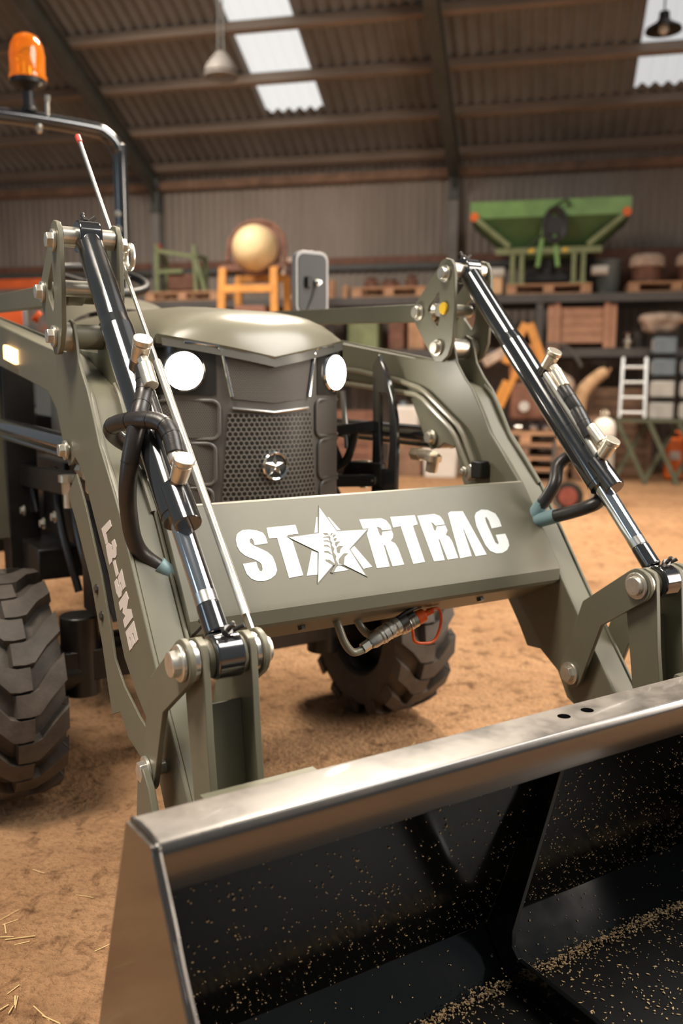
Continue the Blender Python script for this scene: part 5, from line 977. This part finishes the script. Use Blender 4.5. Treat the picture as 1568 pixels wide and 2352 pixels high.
# pendant lamps under the roof
def pendant(label, u, n, z, mt, sc=1.0):
    zc = roofz(n) - 0.13 - z
    t = bthing('pendant_lamp', label, 'lamp', u, n, z)
    m = MB(); m.lathe([(0.03 * sc, 0.21 * sc), (0.055 * sc, 0.20 * sc), (0.06 * sc, 0.13 * sc), (0.09 * sc, 0.09 * sc), (0.19 * sc, 0.03 * sc), (0.20 * sc, 0.0), (0.185 * sc, 0.005), (0.08 * sc, 0.08 * sc), (0.03 * sc, 0.12 * sc)], (0, 0, 0), n=36); t.part('lamp_shade', m, mt, smooth=50)
    m = MB(); m.cyl((0, 0, 0.20 * sc), (0, 0, zc), 0.008, n=8); t.part('lamp_rod', m, mt)
    m = MB(); m.lathe([(0.02, 0.10 * sc), (0.05 * sc, 0.05 * sc), (0.055 * sc, 0.0), (0.03 * sc, -0.03 * sc), (0.001, -0.04 * sc)], (0, 0, 0), n=18); t.part('lamp_bulb', m, CANWHITE, smooth=60)
pendant('dark bell-shaped pendant lamp in front of the right skylight', 0.96, 9.0, 4.33, BLACK, 0.82)
t = bthing('pendant_lamp', 'grey caged work lamp hanging beside the left skylight', 'lamp', -3.33, 9.0, 4.27); zc = roofz(9.0) - 0.13 - 4.27
m = MB(); m.lathe([(0.05, 0.20), (0.10, 0.14), (0.16, 0.06), (0.17, 0.0), (0.155, 0.0), (0.09, 0.12), (0.04, 0.17)], (0, 0, 0), n=32); t.part('lamp_shade', m, COLUMNGREY, smooth=50)
m = MB(); m.tube([Vector((0.165 * math.cos(a), 0.165 * math.sin(a), -0.03)) for a in [2 * PI * i / 16 for i in range(16)]], 0.014, 8, closed=True, sub=2); t.part('lamp_ring', m, COLUMNGREY)
m = MB()
for sg in (-1, 1): m.bar((sg * 0.03, 0, 0.19), (sg * 0.012, 0, zc), 0.012, 0.012)
t.part('lamp_strap', m, GREYSTEEL, split=1)
# ------------------------------------------------------------------ uncountable litter
random.seed(11); q = MB()
for i in range(900):
    if i < 520: c = Vector((random.uniform(-1.35, -0.72), random.uniform(0.55, 2.6), 0))
    else: c = Vector((random.uniform(-1.6, 4.2), random.uniform(1.2, 5.5), 0))
    a = random.uniform(0, PI); l = random.uniform(0.006, 0.030); w_ = random.uniform(0.0006, 0.0014); z = random.uniform(0.001, 0.004)
    d = Vector((math.cos(a), math.sin(a), random.uniform(-0.05, 0.05))); q.bar(c - d * l + Vector((0, 0, z)), c + d * l + Vector((0, 0, z)), w_ * 2, w_)
o = mkobj('straw_litter', q, STRAW, smooth=0); tag(o, 'loose bits of straw scattered over the brown earth floor', 'straw'); o['kind'] = 'stuff'
q = MB(); random.seed(5)
def flake(p, n_, s_):
    a = Vector((random.uniform(-1, 1), random.uniform(-1, 1), random.uniform(-1, 1))); t1 = (a - n_ * a.dot(n_)).normalized(); t2 = n_.cross(t1)
    l = s_ * random.uniform(0.6, 1.9); w_ = s_ * random.uniform(0.35, 0.9); c = p + n_ * 0.0012
    vs = [c + t1 * l * 0.9, c + t2 * w_ + t1 * l * 0.2, c - t1 * l, c - t2 * w_ - t1 * 0.15 * l]
    vs += [v + n_ * 0.0012 for v in vs]; q.add(vs, [(3, 2, 1, 0), (4, 5, 6, 7), (0, 1, 5, 4), (1, 2, 6, 5), (2, 3, 7, 6), (3, 0, 4, 7)])
bd = Vector((0, 1.146 - 0.968, 0.125 - 0.590)); bn = Vector((0, bd.z, -bd.y)).normalized()
if bn.y > 0: bn = -bn
for i in range(2300):
    t_ = random.random() ** 0.55; x = random.uniform(-0.70, 0.70)
    if t_ < 0.18: continue
    if x < 0 and random.random() < 0.35: continue
    flake(Vector((x, 0.968, 0.590)) + bd * t_, bn, random.uniform(0.0006, 0.0019))
fd = Vector((0, 0.40 - 1.080, 0.030 - 0.045)); fn_ = Vector((0, -fd.z, fd.y)).normalized(); fn_ = fn_ if fn_.z > 0 else -fn_
for i in range(3800):
    t_ = random.random() ** 1.3; x = random.uniform(-0.70, 0.70); flake(Vector((x, 1.080, 0.045)) + fd * t_, fn_, random.uniform(0.0009, 0.0028))
for i in range(2200):
    x = random.uniform(-0.70, 0.70); hh = abs(random.gauss(0, 0.007)) * (1.6 if 0.0 < x < 0.4 or -0.12 < x < -0.02 else 0.8); flake(Vector((x, 1.076 - abs(random.gauss(0, 0.012)), 0.046 + hh)), fn_, random.uniform(0.001, 0.003))
for i in range(160):
    t_ = random.random(); x = random.uniform(-0.70, 0.70); p = Vector((x, 1.146, 0.125)).lerp(Vector((x, 1.080, 0.045)), t_); flake(p, Vector((0, -0.77, 0.63)), random.uniform(0.0007, 0.0018))
o = mkobj('sawdust_crumbs', q, CRUMB, smooth=0); tag(o, 'tan wood crumbs and chips sprinkled inside the black bucket', 'sawdust'); o['kind'] = 'stuff'
